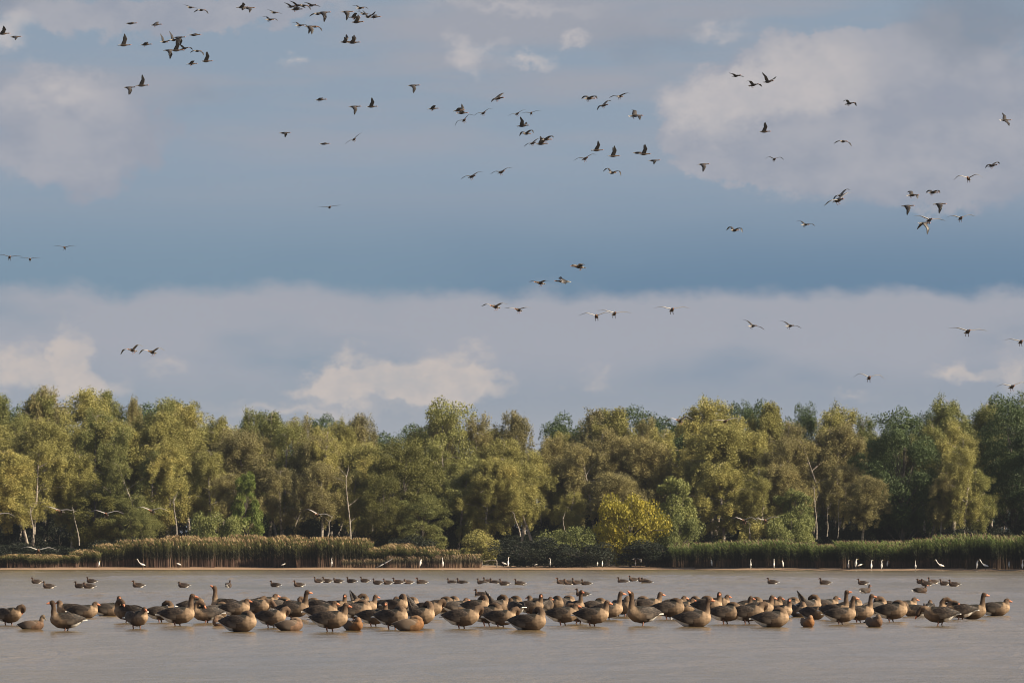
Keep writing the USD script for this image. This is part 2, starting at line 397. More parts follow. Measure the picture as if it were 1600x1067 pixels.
def limb(p0, direction, length, sag, rg, n=6):
    t = np.linspace(0, 1, n)[:, None]
    d = np.asarray(direction, float) / np.linalg.norm(direction)
    side = rg.normal(size=3) * 0.08
    return np.asarray(p0) + d * t * length + np.array([0, 0, -sag]) * t ** 2 * length + side * np.sin(t * 3) * length * 0.5

def birch(seed, H, R, nleaf=11000, fork=False, bare=0.22, droop=0.85, size=0.086):
    """Trunk with rising limbs; twigs hang from the limb ends in curtains."""
    rg = np.random.default_rng(seed)
    wood, pts = [], []
    stems = []
    n = 12
    t = np.linspace(0, 1, n)
    def stem(x0, lean, h):
        p = np.stack([x0 + lean[0] * t ** 1.3 + 0.25 * np.sin(t * 5 + rg.uniform(0, 6)) * t, lean[1] * t ** 1.3 + 0.25 * np.sin(t * 4 + rg.uniform(0, 6)) * t, t * h], 1)
        r = 0.15 * (1 - t) ** 0.8 * (H / 15) + 0.018
        stems.append((p, h)); wood.append(tube(p, r, 7))
    stem(0, rg.normal(size=2) * 0.9, H * 0.97)
    if fork:
        stem(0.25, rg.normal(size=2) * 1.8, H * 0.85)
    strands = []
    for p, h in stems:
        for k in range(30 if not fork else 20):
            u = bare + (1 - bare) * (k + rg.random()) / (30 if not fork else 20)
            base = np.array([np.interp(u, t, p[:, c]) for c in range(3)])
            prof = (math.sin(math.pi * min(1, max(0, (u - bare) / (1 - bare))) ** 0.75)) ** 0.6 * 0.85 + 0.22
            L = R * prof * rg.uniform(0.55, 1.15)
            az = rg.uniform(0, 2 * np.pi)
            rise = rg.uniform(0.5, 1.4)
            lp = limb(base, (math.cos(az), math.sin(az), rise), L * math.sqrt(1 + 0.5 * rise ** 2), 0.35, rg)
            wood.append(tube(lp, np.linspace(0.045, 0.012, len(lp)) * (0.6 + 0.7 * (1 - u)), 4))
            for q in range(rg.integers(5, 9)):
                w = rg.uniform(0.35, 1.05)
                b0 = np.array([np.interp(min(w, 1), np.linspace(0, 1, len(lp)), lp[:, c]) for c in range(3)]) + rg.normal(size=3) * [0.35, 0.35, 0.25]
                strands.append((b0, rg.uniform(0.6, 2.4) * droop, rg.normal(size=2) * 0.25))
    per = max(6, nleaf // len(strands))
    for b0, L, dr in strands:
        m = int(per * (0.4 + 0.6 * L / 1.5))
        s = rg.random(m) ** 0.85
        sp = 0.25 * (1 - 0.3 * s)[:, None]
        q = b0 + np.stack([dr[0] * s, dr[1] * s, -L * s], 1) + rg.normal(size=(m, 3)) * [1, 1, 0.8] * sp * 0.75
        pts.append(q)
    pts = np.vstack(pts)
    return join(wood), leaves(pts, size, rg)

def broad(seed, H, R, nleaf=11000, lobes=60, base=0.2, size=0.24, trunk=0.22, flat=0.95, tight=0.55):
    """Trunk, forking limbs and leaf clumps spread over a lobed crown (oak, maple, bushes)."""
    rg = np.random.default_rng(seed)
    wood, pts = [], []
    n = 10; t = np.linspace(0, 1, n)
    p = np.stack([0.3 * np.sin(t * 3 + rg.uniform(0, 6)) * t, 0.3 * np.sin(t * 4 + rg.uniform(0, 6)) * t, t * H * 0.85], 1)
    wood.append(tube(p, trunk * (1 - t) ** 0.7 + 0.03, 7))
    cz, hz = H * (base + 1) / 2, H * (1 - base) / 2
    C = []
    while len(C) < lobes:
        d = rg.normal(size=3); d /= np.linalg.norm(d)
        r = rg.uniform(0.35, 1.0) ** 0.5
        wob = 0.8 + 0.4 * rg.random()
        c = np.array([d[0] * R * r * wob, d[1] * R * r * wob, cz + d[2] * hz * r * 0.92])
        C.append(c)
    for c in C:
        u = min(0.95, max(0.1, (c[2] / H - 0.15) * 0.8))
        b0 = np.array([np.interp(u, t, p[:, k]) for k in range(3)])
        if rg.random() < 0.6:
            wood.append(tube(limb(b0, c - b0 + 1e-3, np.linalg.norm(c - b0), 0.1, rg, 5), np.linspace(0.06, 0.015, 5), 4))
        rr = R * rg.uniform(0.16, 0.40) * tight / 0.55
        m = nleaf // lobes
        d = rg.normal(size=(m, 3)); d /= np.linalg.norm(d, axis=1, keepdims=True)
        d[:, 2] = np.where((d[:, 2] < -0.3) & (rg.random(m) < 0.55), d[:, 2] * -0.5, d[:, 2])
        q = c + d * (rr * rg.uniform(0.45, 1.05, m) ** 0.6)[:, None] * [1, 1, flat]
        pts.append(q)
    pts = np.vstack(pts)
    pts[:, 2] = np.maximum(pts[:, 2], 0.1 + 0.2 * rg.random(len(pts)))
    return join(wood), leaves(pts, size, rg, stretch=1.3)

PROTO = {}
stage.CreateClassPrim('/World/Kinds')
def proto_tree(key, meshes, leafmat, barkmat):
    path = '/World/Kinds/' + key
    UsdGeom.Xform.Define(stage, path)
    obj('trunk', meshes[0], barkmat, path, smooth=True)
    obj('crown', meshes[1], leafmat, path, smooth=False)
    PROTO[key] = path
def place(kind, key, loc, rot=0.0, scale=(1, 1, 1), tilt=None):
    path = name_of(kind)
    x = UsdGeom.Xform.Define(stage, path)
    x.GetPrim().GetReferences().AddInternalReference(PROTO[key])
    x.GetPrim().SetInstanceable(True)
    x.AddTranslateOp().Set(Gf.Vec3d(*map(float, loc)))
    x.AddRotateZOp().Set(float(rot))
    if tilt:
        x.AddRotateYOp().Set(float(tilt[0])); x.AddRotateXOp().Set(float(tilt[1]))
    if np.ndim(scale) == 0:
        scale = (scale,) * 3
    x.AddScaleOp().Set(Gf.Vec3f(*map(float, scale)))
    return x

BH = 15.0
shapes = [birch(11, BH, 2.6, 42000, bare=0.38), birch(12, BH, 3.0, 44000, fork=True, bare=0.40), birch(13, BH, 2.2, 34000, bare=0.48), birch(14, BH, 2.8, 42000, bare=0.33), birch(15, BH, 2.5, 32000, bare=0.52, droop=1.0)]
BV = {'olive': (0, 1, 2, 3, 4), 'green': (0, 1, 3), 'brown': (1, 2, 4)}
for i, s in enumerate(shapes):
    for tone in [t for t in ('olive', 'green', 'brown') if i in BV[t]]:
        proto_tree('birch_%s_%d' % (tone, i), s, LEAF[tone], BARK_BIRCH)
oaks = [broad(21, 15, 4.2, 36000, 70, 0.14, 0.125), broad(22, 15, 3.6, 30000, 60, 0.12, 0.125), broad(23, 15, 4.6, 38000, 80, 0.2, 0.125)]
for i, s in enumerate(oaks):
    proto_tree('oak_%d' % i, s, LEAF['dark'], BARK_DARK)
    proto_tree('maple_%d' % i, s, LEAF['yellow'], BARK_DARK)
    proto_tree('alder_%d' % i, s, LEAF['green'], BARK_DARK)
bushes = [broad(31, 4, 2.6, 16000, 44, 0.02, 0.105, 0.07, 0.8, 0.62), broad(32, 4, 2.1, 14000, 36, 0.02, 0.105, 0.07, 0.8, 0.62)]
for i, s in enumerate(bushes):
    for tone in ('gold', 'bush', 'shade', 'olive'):
        proto_tree('bush_%s_%d' % (tone, i), s, LEAF[tone], BARK_DARK)

saplings = [broad(35, 8, 2.4, 15000, 40, 0.03, 0.13, 0.08, 0.8, 0.6), broad(36, 8, 2.1, 13000, 34, 0.03, 0.13, 0.08, 0.8, 0.6)]
for i, s in enumerate(saplings):
    for tone in ('bush', 'bright'):
        proto_tree('sapling_%s_%d' % (tone, i), s, LEAF[tone], BARK_DARK)

rt = random.Random(8)
def tree(kind, key, px, top, Y, H0, W0, width, phrase, cat, group, base_row=None):
    """A tree whose crown top shows at (px, top) and whose crown is about width picture pixels wide."""
    p = at(px, top, Y)
    z0 = float(land_z(np.array([p[0]]), np.array([Y]))[0]) - 0.1
    sz = (p[2] - z0) / H0
    sx = (width / FPX * Y) / (2 * W0) * (1.18 if kind == 'birch_tree' else 1.08)
    x = place(kind, key, (p[0], Y, z0), rt.uniform(0, 360), (sx, sx, sz))
    reg(x, phrase, cat, group, px)
BW = [2.9, 3.3, 2.6, 3.1, 3.0]
TONE = {'olive': 'olive-yellow birch with hanging twigs', 'green': 'green birch with drooping crown', 'brown': 'brownish green birch with thin crown'}
GT = 'trees of the wood behind the reeds'
def add_birch(px, top, Y, tone, width, v=None):
    v = rt.choice(BV[tone]) if v is None or v not in BV[tone] else v
    tree('birch_tree', 'birch_%s_%d' % (tone, v), px, top, Y, BH, BW[v], width, TONE[tone] + (', front row' if Y < 466 else ', second row' if Y < 478 else ', rear row'), 'birch tree', GT)
OW = [4.6, 4.0, 5.0]
def add_broad(kind, px, top, Y, width, phrase, v=None):
    v = rt.randrange(3) if v is None else v
    tree(kind + '_tree', '%s_%d' % (kind, v), px, top, Y, 15.0, OW[v], width, phrase, kind + ' tree', GT)
def add_bush(px, top, Y, width, tone, phrase, v=0):
    tall = (row_of(Y) - top) / FPX * Y > 5.5 and tone in ('bush', 'bright')
    tree('bush', ('sapling_%s_%d' if tall else 'bush_%s_%d') % (tone, v), px, top, Y, 8.0 if tall else 4.0, ((2.7, 2.4) if tall else (3.0, 2.5))[v], width, phrase, 'bush', 'bushes at the foot of the wood')
# skyline trees of the rear rows: (x, top row, tone, width)
rear = [(-40, 625, 'green', 95), (5, 612, 'green', 95), (45, 610, 'green', 90), (88, 596, 'brown', 72), (125, 606, 'olive', 95), (165, 607, 'green', 90), (200, 619, 'brown', 40), (235, 624, 'green', 100), (275, 622, 'olive', 100),
        (318, 630, 'olive', 95), (352, 648, 'olive', 60), (385, 640, 'green', 70), (420, 640, 'green', 90), (462, 652, 'brown', 80), (520, 668, 'olive', 80), (545, 655, 'olive', 70), (598, 640, 'brown', 62), (640, 645, 'brown', 70),
        (740, 650, 'brown', 80), (793, 638, 'brown', 66), (770, 668, 'olive', 70), (825, 688, 'olive', 70), (868, 672, 'olive', 62), (925, 636, 'brown', 85), (975, 634, 'olive', 90), (1015, 655, 'brown', 70),
        (1080, 622, 'olive', 90), (1110, 624, 'olive', 110), (1215, 625, 'olive', 85), (1250, 640, 'olive', 70), (1310, 630, 'olive', 95), (1345, 650, 'green', 70), (1490, 618, 'green', 100), (1525, 625, 'green', 85), (1560, 635, 'brown', 60), (1640, 610, 'green', 100)]
for px, top, tone, w in rear:
    add_birch(px, top, 482 + rt.uniform(-3, 6), tone, w)
# dark broadleaf trees behind and between
for px, top, w in [(260, 626, 150), (395, 642, 70), (500, 650, 90), (540, 660, 80), (895, 640, 90), (870, 656, 60), (980, 632, 130), (1050, 645, 110), (1150, 624, 90), (1180, 628, 90), (1260, 626, 60), (1430, 640, 80), (1450, 632, 70), (1548, 620, 60), (1680, 615, 150), (-80, 620, 130)]:
    add_broad('oak', px, top, 492 + rt.uniform(-3, 4), w, 'dark green oak standing behind the birches')
add_broad('alder', 692, 624, 484, 120, 'big mid green tree topping the skyline left of centre', 0)
add_broad('oak', 1410, 640, 463, 120, 'large dark green oak with lobed crown right of the birches', 0)
add_broad('oak', 1372, 668, 466, 85, 'dark oak with its crown beside the large oak', 1)
add_broad('oak', 1580, 610, 465, 110, 'tall dark oak near the right edge', 2)
add_broad('oak', 1630, 640, 463, 120, 'dark oak cut by the right edge', 1)
add_broad('maple', 630, 688, 462, 120, 'yellow green maple with clumped crown left of centre', 0)
add_broad('maple', 655, 680, 470, 85, 'golden topped maple behind the clumped maple', 1)
add_broad('maple', 600, 735, 459, 90, 'low yellow green tree under the clumped maple', 2)
add_broad('maple', 150, 745, 458, 95, 'yellow green round tree in the left birches', 1)
add_broad('alder', 205, 770, 457, 80, 'dull green alder low among the left birches', 2)
add_broad('alder', 660, 770, 458, 90, 'dull green alder under the maples', 1)
# second row
mid = [(-20, 650, 'olive', 100), (30, 665, 'olive', 95), (70, 650, 'olive', 90), (110, 660, 'olive', 85), (150, 640, 'green', 90), (190, 655, 'olive', 85), (230, 650, 'olive', 100), (265, 640, 'olive', 90), (300, 655, 'olive', 100), (335, 660, 'olive', 90),
       (370, 670, 'brown', 80), (405, 668, 'brown', 85), (440, 660, 'green', 80), (480, 680, 'brown', 90), (515, 690, 'olive', 90), (550, 690, 'olive', 80), (585, 690, 'olive', 80), (700, 690, 'green', 90), (735, 680, 'olive', 90), (775, 690, 'olive', 85), (815, 705, 'olive', 90),
       (850, 710, 'olive', 80), (890, 680, 'brown', 85), (930, 670, 'brown', 95), (965, 680, 'brown', 85), (1005, 680, 'brown', 90), (1040, 670, 'olive', 80), (1075, 660, 'olive', 90), (1115, 655, 'olive', 100), (1150, 670, 'olive', 95), (1190, 680, 'olive', 95), (1225, 660, 'brown', 90),
       (1265, 665, 'brown', 90), (1300, 660, 'brown', 95), (1335, 675, 'brown', 80), (1445, 680, 'green', 80), (1475, 660, 'green', 85), (1510, 660, 'olive', 90), (1545, 680, 'green', 80), (1600, 660, 'brown', 90)]
for px, top, tone, w in mid:
    add_birch(px, top, 472 + rt.uniform(-3, 4), tone, w)
# the depth of the wood behind the trees one can tell apart: one dark mass
def deep_wood():
    path = name_of('deep_wood')
    pi = UsdGeom.PointInstancer.Define(stage, path)
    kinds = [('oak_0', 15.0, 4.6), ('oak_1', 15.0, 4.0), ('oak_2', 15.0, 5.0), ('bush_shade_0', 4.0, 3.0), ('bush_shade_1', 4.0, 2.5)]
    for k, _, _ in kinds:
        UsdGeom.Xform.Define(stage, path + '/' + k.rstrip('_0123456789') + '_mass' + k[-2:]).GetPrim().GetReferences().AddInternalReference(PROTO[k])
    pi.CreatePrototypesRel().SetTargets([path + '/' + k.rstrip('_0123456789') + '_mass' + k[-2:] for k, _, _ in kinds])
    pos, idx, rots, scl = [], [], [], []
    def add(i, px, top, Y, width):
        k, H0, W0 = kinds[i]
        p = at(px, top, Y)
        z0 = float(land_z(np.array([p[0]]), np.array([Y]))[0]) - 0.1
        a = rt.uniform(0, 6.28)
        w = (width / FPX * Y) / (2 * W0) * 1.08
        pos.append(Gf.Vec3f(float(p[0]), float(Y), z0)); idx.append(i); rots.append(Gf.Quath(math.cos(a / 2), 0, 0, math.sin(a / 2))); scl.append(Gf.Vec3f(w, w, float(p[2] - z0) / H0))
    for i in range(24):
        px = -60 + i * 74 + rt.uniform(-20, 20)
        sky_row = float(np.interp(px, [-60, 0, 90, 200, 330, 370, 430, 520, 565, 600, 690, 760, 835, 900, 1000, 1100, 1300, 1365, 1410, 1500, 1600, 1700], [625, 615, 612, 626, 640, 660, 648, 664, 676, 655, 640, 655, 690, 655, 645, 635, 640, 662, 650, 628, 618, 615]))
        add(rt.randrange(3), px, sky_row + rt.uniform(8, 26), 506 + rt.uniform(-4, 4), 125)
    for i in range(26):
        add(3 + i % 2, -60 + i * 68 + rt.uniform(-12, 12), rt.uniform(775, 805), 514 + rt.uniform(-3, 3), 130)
    pi.CreatePositionsAttr(Vt.Vec3fArray(pos)); pi.CreateProtoIndicesAttr(Vt.IntArray(idx))
    pi.CreateOrientationsAttr(Vt.QuathArray(rots)); pi.CreateScalesAttr(Vt.Vec3fArray(scl))
    stuff(pi, 'shadowed mass of dark trees and thicket deep in the wood', 'wood')
deep_wood()
# front row
front = [(-10, 700, 'olive', 90), (50, 690, 'olive', 95), (112, 705, 'olive', 85), (270, 690, 'olive', 100, 3), (232, 700, 'green', 70), (330, 700, 'olive', 80), (400, 735, 'brown', 80), (440, 730, 'brown', 80), (500, 720, 'brown', 80), (545, 730, 'olive', 50, 2),
         (715, 730, 'green', 80), (760, 715, 'olive', 85), (812, 720, 'olive', 80, 4), (838, 710, 'olive', 75, 2), (880, 765, 'olive', 46, 2), (950, 735, 'brown', 80), (1010, 735, 'brown', 70), (1130, 720, 'olive', 95), (1180, 730, 'olive', 85), (1275, 720, 'brown', 75, 2),
         (1312, 725, 'brown', 75, 4), (1345, 740, 'brown', 70), (1500, 680, 'olive', 80, 1), (1520, 730, 'green', 70), (1470, 740, 'brown', 60)]
for e in front:
    add_birch(e[0], e[1], 460 + rt.uniform(-2.5, 3), e[2], e[3], e[4] if len(e) > 4 else None)
# bushes at the wood's foot: (x, top, width, tone, distance, phrase)
add_bush(985, 768, 451, 108, 'gold', 'golden yellow rounded bush standing right of centre')
add_bush(1056, 736, 455, 68, 'bush', 'tall grey green bush right of the golden bush', 1)
add_bush(1060, 800, 452, 74, 'bush', 'wide grey green bush below the tall grey green one')
add_bush(1240, 757, 455, 64, 'bush', 'tall grey green bush left of the white trunked birches', 1)
add_bush(1232, 800, 452, 74, 'bush', 'wide grey green bush at the foot of the tall bush')
add_bush(340, 796, 453, 84, 'bush', 'rounded grey green bush above the left reed bed')
add_bush(748, 830, 450, 70, 'olive', 'small sunlit olive bush at the waterside', 1)
add_bush(384, 728, 457, 46, 'bright', 'bright fresh green sapling among the left birches', 1)
add_bush(890, 820, 449, 90, 'bush', 'low dull green bush left of the golden bush')
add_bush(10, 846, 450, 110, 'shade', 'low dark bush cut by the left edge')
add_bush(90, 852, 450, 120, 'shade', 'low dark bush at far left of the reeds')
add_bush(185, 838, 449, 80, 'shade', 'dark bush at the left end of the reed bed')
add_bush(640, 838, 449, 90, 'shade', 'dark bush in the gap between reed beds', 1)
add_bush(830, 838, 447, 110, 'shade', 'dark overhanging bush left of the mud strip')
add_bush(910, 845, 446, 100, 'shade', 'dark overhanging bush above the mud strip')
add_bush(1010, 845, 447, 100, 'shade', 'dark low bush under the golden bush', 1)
add_bush(1180, 815, 455, 60, 'olive', 'small yellowish bush behind the right reed bed', 1)
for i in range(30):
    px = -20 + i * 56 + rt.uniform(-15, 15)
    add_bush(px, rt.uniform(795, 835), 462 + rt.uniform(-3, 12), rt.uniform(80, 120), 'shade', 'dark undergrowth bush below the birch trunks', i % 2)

# bare pale dead birch and leaning pale trunks
def dead_trunk(kind, px0, row0, px1, row1, Y, r, phrase, branches=()):
    a, b = at(px0, row0, Y), at(px1, row1, Y)
    t = np.linspace(0, 1, 8)[:, None]
    rg = np.random.default_rng(int(px0))
    r *= 0.45
    p = a + (b - a) * t + np.sin(t * 6) * [0.06, 0.03, 0]
    org = p[0].copy()
    x = UsdGeom.Xform.Define(stage, name_of(kind)); x.AddTranslateOp().Set(Gf.Vec3d(*map(float, org)))
    obj('trunk', tube(p - org, np.linspace(r, r * 0.35, 8), 7), BARK_BIRCH, x)
    for (u, dx, dz) in branches:
        q = a + (b - a) * u - org
        obj('branch', tube(limb(q, (dx, 0.15, dz), math.hypot(dx, dz), 0.05, rg, 5), np.linspace(r * 0.5, r * 0.15, 5), 5), BARK_BIRCH, x)
    reg(x, phrase, 'dead tree', None, px0)
dead_trunk('dead_birch', 548, 850, 541, 742, 456, 0.17, 'bare pale dead birch with forked limbs above the reeds', ((0.98, -0.8, 1.0), (0.9, -1.0, 0.4), (0.97, 0.2, 1.1), (0.55, 0.9, 0.8), (0.3, 0.5, 0.5)))
dead_trunk('birch_snag', 276, 842, 272, 775, 455.5, 0.15, 'short white birch trunk standing in the left reeds', ((0.9, 0.3, 0.8), (0.8, -0.5, 0.6)))
dead_trunk('birch_snag', 124, 852, 115, 795, 455.5, 0.14, 'leaning white birch trunk at the left edge of the reeds', ((0.9, -0.2, 0.6),))
dead_trunk('birch_snag', 512, 838, 516, 812, 455.5, 0.12, 'short pale forked stump left of the dead birch', ((0.8, -0.4, 0.5), (0.9, 0.2, 0.6)))
dead_trunk('birch_snag', 813, 838, 803, 800, 456, 0.12, 'leaning pale trunk in front of the middle birches', ((0.85, -0.3, 0.5),))
dead_trunk('birch_snag', 884, 848, 880, 806, 455, 0.12, 'thin pale trunk left of the golden bush', ((0.9, 0.2, 0.7),))
dead_trunk('birch_snag', 1276, 842, 1273, 760, 457, 0.13, 'tall white trunk beside the grey green bush', ((0.9, -0.3, 0.7), (0.7, 0.3, 0.7)))
dead_trunk('birch_snag', 1292, 838, 1294, 790, 457, 0.10, 'thin white trunk right of the tall white one', ((0.9, 0.3, 0.6),))
dead_trunk('birch_snag', 1309, 840, 1311, 780, 458, 0.10, 'slender white trunk left of the dark oak', ((0.9, 0.2, 0.7),))
dead_trunk('birch_snag', 1170, 850, 1173, 818, 453, 0.11, 'pale broken trunk behind the right reed bed', ((0.9, -0.2, 0.4),))
dead_trunk('birch_snag', 52, 840, 48, 790, 456, 0.16, 'thick pale birch trunk near the left edge', ((0.8, 0.4, 0.9), (0.6, -0.4, 0.8)))
dead_trunk('leaning_branch', 684, 874, 676, 848, 447, 0.06, 'bare pale branch leaning out of the low reeds')

# ------------------------------------------------------------------ reeds
reed_mat = usdkit.material(stage, '/World/Looks/reed_look', {'a': ('attribute', {'attribute': 'Col'}), 'g': ('geometry', {}),
    'v': ('map_range', {'from_min': 0, 'from_max': 1, 'to_min': 0.65, 'to_max': 1.3}), 'h': ('hsv', {'hue': 0.5, 'saturation': 1.0, 'fac': 1.0}),
    'p': ('principled_bsdf', {'roughness': 0.6, 'specular_ior_level': 0.25}), 't': ('translucent_bsdf', {}), 'm': ('mix_closure', {'fac': 0.2})},
    [('g.random_per_island', 'v.value'), ('v.result', 'h.value'), ('a.color', 'h.color'), ('h.color', 'p.base_color'), ('h.color', 't.color'), ('p.BSDF', 'm.closure1'), ('t.BSDF', 'm.closure2')], surface='m.closure')
def reed_tile(seed, stems, wid, dep, h0, h1, green=1.0, plume=0.6, stem_c=(0.24, 0.165, 0.10), leaf_c=(0.058, 0.075, 0.026), plume_c=(0.16, 0.105, 0.06), wind=0.25):
    rg = np.random.default_rng(seed)
    V, F, C = [], [], []
    def ribbon(p, w, col, n0):
        """p: k points; a ribbon of width w[k] facing about the viewer's side with random twist."""
        a = rg.uniform(-0.9, 0.9); s = np.array([math.cos(a), math.sin(a), 0])
        w = np.asarray(w)[:, None]
        v = np.stack([p - s * w, p + s * w], 1).reshape(-1, 3)
        k = len(p)
        f = []
        for i in range(k - 1):
            f += [[n0 + 2 * i, n0 + 2 * i + 1, n0 + 2 * i + 3], [n0 + 2 * i, n0 + 2 * i + 3, n0 + 2 * i + 2]]
        V.append(v); F.append(f); C.append(np.repeat(col, 2, axis=0))
        return n0 + 2 * k
    n0 = 0
    for i in range(stems):
        x, y = rg.uniform(-wid / 2, wid / 2), rg.uniform(-dep / 2, dep / 2)
        h = rg.uniform(h0, h1)
        lean = rg.normal(0, 0.10, 2) * h * 0.5 + np.array([-wind * 0.25 * h * 0.4, 0])
        t = np.linspace(0, 1, 4)[:, None]
        p = np.array([x, y, -0.1]) + np.hstack([lean[0] * t ** 1.6, lean[1] * t ** 1.6, h * t])
        sc = np.array(stem_c) * rg.uniform(0.55, 1.35) * np.array([1, rg.uniform(0.9, 1.05), rg.uniform(0.85, 1.1)])
        col = np.array([sc, sc * 0.9, np.array(leaf_c) * 0.35, np.array(leaf_c) * 1.3])  # stem darkened at mid height, painting the shade inside the bed
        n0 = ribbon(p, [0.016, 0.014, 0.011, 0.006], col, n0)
        for q in range(int(12 * green)):
            u = rg.uniform(0.36, 0.99)
            b = np.array([np.interp(u, t[:, 0], p[:, c]) for c in range(3)])
            L = rg.uniform(0.3, 0.6)
            az = rg.uniform(0, 6.28)
            d = np.array([math.cos(az) * 0.7 - wind * 1.6, math.sin(az) * 0.6, 0]) * 0.75
            pp = np.array([b, b + d * L * 0.5 + [0, 0, L * 0.42], b + d * L * 1.05 + [0, 0, L * 0.32]])
            lc = np.array(leaf_c) * (0.13 + 1.5 * max(0, u - 0.62) / 0.38) * rg.uniform(0.75, 1.3) * np.array([rg.uniform(0.85, 1.25), 1, 0.9])  # self-shading painted in: middle leaves darkened, upper leaves lightened
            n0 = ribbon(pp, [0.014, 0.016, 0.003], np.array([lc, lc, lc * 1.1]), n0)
        if rg.random() < plume:
            b = p[-1]
            d = np.array([-wind, rg.normal(0, 0.15), 0])
            pp = np.array([b - [0, 0, 0.05], b + d * 0.1 + [0, 0, 0.14], b + d * 0.3 + [0, 0, 0.22]])
            pc = np.array(plume_c) * rg.uniform(0.7, 1.35)
            n0 = ribbon(pp, [0.012, 0.04, 0.008], np.array([pc, pc, pc]), n0)
    return (np.vstack(V), np.array([g for f in F for g in f])), np.vstack(C)

def reed_bed(kind, label, x0, x1, off0, off1, tiles, wid, seed, rows, hfun):
    """Reed tiles set out along the shore between two picture columns."""
    path = name_of(kind)
    pi = UsdGeom.PointInstancer.Define(stage, path)
    targets = []
    for i, (mesh_, col) in enumerate(tiles):
        m = obj('reed_tile', mesh_, reed_mat, path, smooth=False, color=col)
        targets.append(m.GetPath())
    pi.CreatePrototypesRel().SetTargets(targets)
    rg = np.random.default_rng(seed)
    pos, idx, rots, scl = [], [], [], []
    X0, X1 = (x0 - 800) / FPX * 448, (x1 - 800) / FPX * 448
    for r in range(rows):
        off = off0 + (off1 - off0) * r / max(1, rows - 1)
        x = X0
        while x < X1:
            h = hfun((x / 448 * FPX) + 800) * rg.uniform(0.88, 1.08) * (0.92 + 0.16 * float(meshkit.noise(np.array([x * 0.35, seed, 0.0]), 3)))
            if h > 0.1:
                X = x + rg.uniform(-0.2, 0.2)
                Y = float(shore(X)) + off + rg.uniform(-0.35, 0.35)
                pos.append((X, Y, float(land_z(np.array([X]), np.array([Y]))[0])))
                idx.append(int(rg.integers(len(tiles))))
                a = math.pi * int(rg.integers(2)) * 0 + rg.uniform(-0.12, 0.12)
                rots.append(Gf.Quath(math.cos(a / 2), 0, 0, math.sin(a / 2)))
                scl.append((1, 1, h))
            x += wid * 0.8
    pi.CreatePositionsAttr(Vt.Vec3fArray([Gf.Vec3f(*p) for p in pos]))
    pi.CreateProtoIndicesAttr(Vt.IntArray(idx))
    pi.CreateOrientationsAttr(Vt.QuathArray(rots))
    pi.CreateScalesAttr(Vt.Vec3fArray([Gf.Vec3f(*map(float, s)) for s in scl]))
    stuff(pi, label, 'reeds')
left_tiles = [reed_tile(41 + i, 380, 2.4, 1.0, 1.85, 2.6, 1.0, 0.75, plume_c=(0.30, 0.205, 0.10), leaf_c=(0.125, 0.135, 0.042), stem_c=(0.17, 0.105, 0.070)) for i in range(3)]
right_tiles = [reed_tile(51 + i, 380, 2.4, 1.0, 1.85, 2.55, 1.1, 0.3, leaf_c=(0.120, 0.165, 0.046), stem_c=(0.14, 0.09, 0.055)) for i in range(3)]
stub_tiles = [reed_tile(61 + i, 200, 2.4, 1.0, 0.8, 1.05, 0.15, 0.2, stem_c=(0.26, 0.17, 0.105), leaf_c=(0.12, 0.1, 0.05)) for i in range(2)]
def bump_(x, pts):
    return float(np.interp(x, [p[0] for p in pts], [p[1] for p in pts]))
reed_bed('reed_bed', 'tall green reeds with brown plumes along the left shore', -60, 745, 4.6, 10, left_tiles, 2.4, 3, 4,
         lambda x: bump_(x, [(-60, 0.36), (120, 0.40), (160, 0.66), (215, 0.9), (260, 0.99), (500, 0.97), (572, 0.9), (588, 0.72), (596, 0.45), (606, 0.5), (616, 0.72), (680, 0.66), (700, 0.5), (745, 0.36)]))
reed_bed('reed_bed', 'short dry brown reed stubble in front of the middle gap', 560, 760, 3.2, 4.4, stub_tiles, 2.4, 4, 2, lambda x: bump_(x, [(560, 0.6), (640, 1.0), (735, 1.0), (760, 0.6)]))
reed_bed('reed_bed', 'tall green reeds along the right shore below the oaks', 1035, 1660, 4.6, 10, right_tiles, 2.4, 5, 4,
         lambda x: bump_(x, [(1035, 0.55), (1060, 0.82), (1100, 0.86), (1190, 0.8), (1300, 0.84), (1380, 0.88), (1480, 1.0), (1660, 1.0)]))

# ------------------------------------------------------------------ birds
def chain_body(chains, squash=0.92, edge=0.022, smooth=6, seg=14):
    """One continuous skin over chains of spheres (x, y, z, r, colour): hulls of neighbours, joined, refined and smoothed; colours blend between spheres."""
    m = Manifold()
    balls = []
    for ch in chains:
        sp = [Manifold.sphere(s[3], seg).translate((s[0], s[1], s[2])) for s in ch]
        for a, b in zip(sp[:-1], sp[1:]):
            m = m + Manifold.batch_hull([a, b])
        for s, u in zip(ch[:-1], ch[1:]):
            for w in (0, 0.25, 0.5, 0.75, 1.0):
                balls.append([*(s[i] * (1 - w) + u[i] * w for i in range(4)), *[s[4][k] * (1 - w) + u[4][k] * w for k in range(3)]])
    m = m.simplify(0.004).refine_to_length(edge)
    mm = m.to_mesh()
    t = trimesh.Trimesh(mm.vert_properties[:, :3], mm.tri_verts, process=True)
    if smooth:
        trimesh.smoothing.filter_taubin(t, lamb=0.5, nu=0.52, iterations=smooth)
    v = np.array(t.vertices)
    B = np.array(balls)
    d = np.abs(np.linalg.norm(v[:, None] - B[None, :, :3], axis=2) / B[None, :, 3])
    w = 1.0 / np.maximum(d, 0.05) ** 8
    c = (w[:, :, None] * B[None, :, 4:7]).sum(1) / w.sum(1, keepdims=True)
    v = v * [1, squash, 1]
    return trimesh.Trimesh(v, t.faces, process=False), c

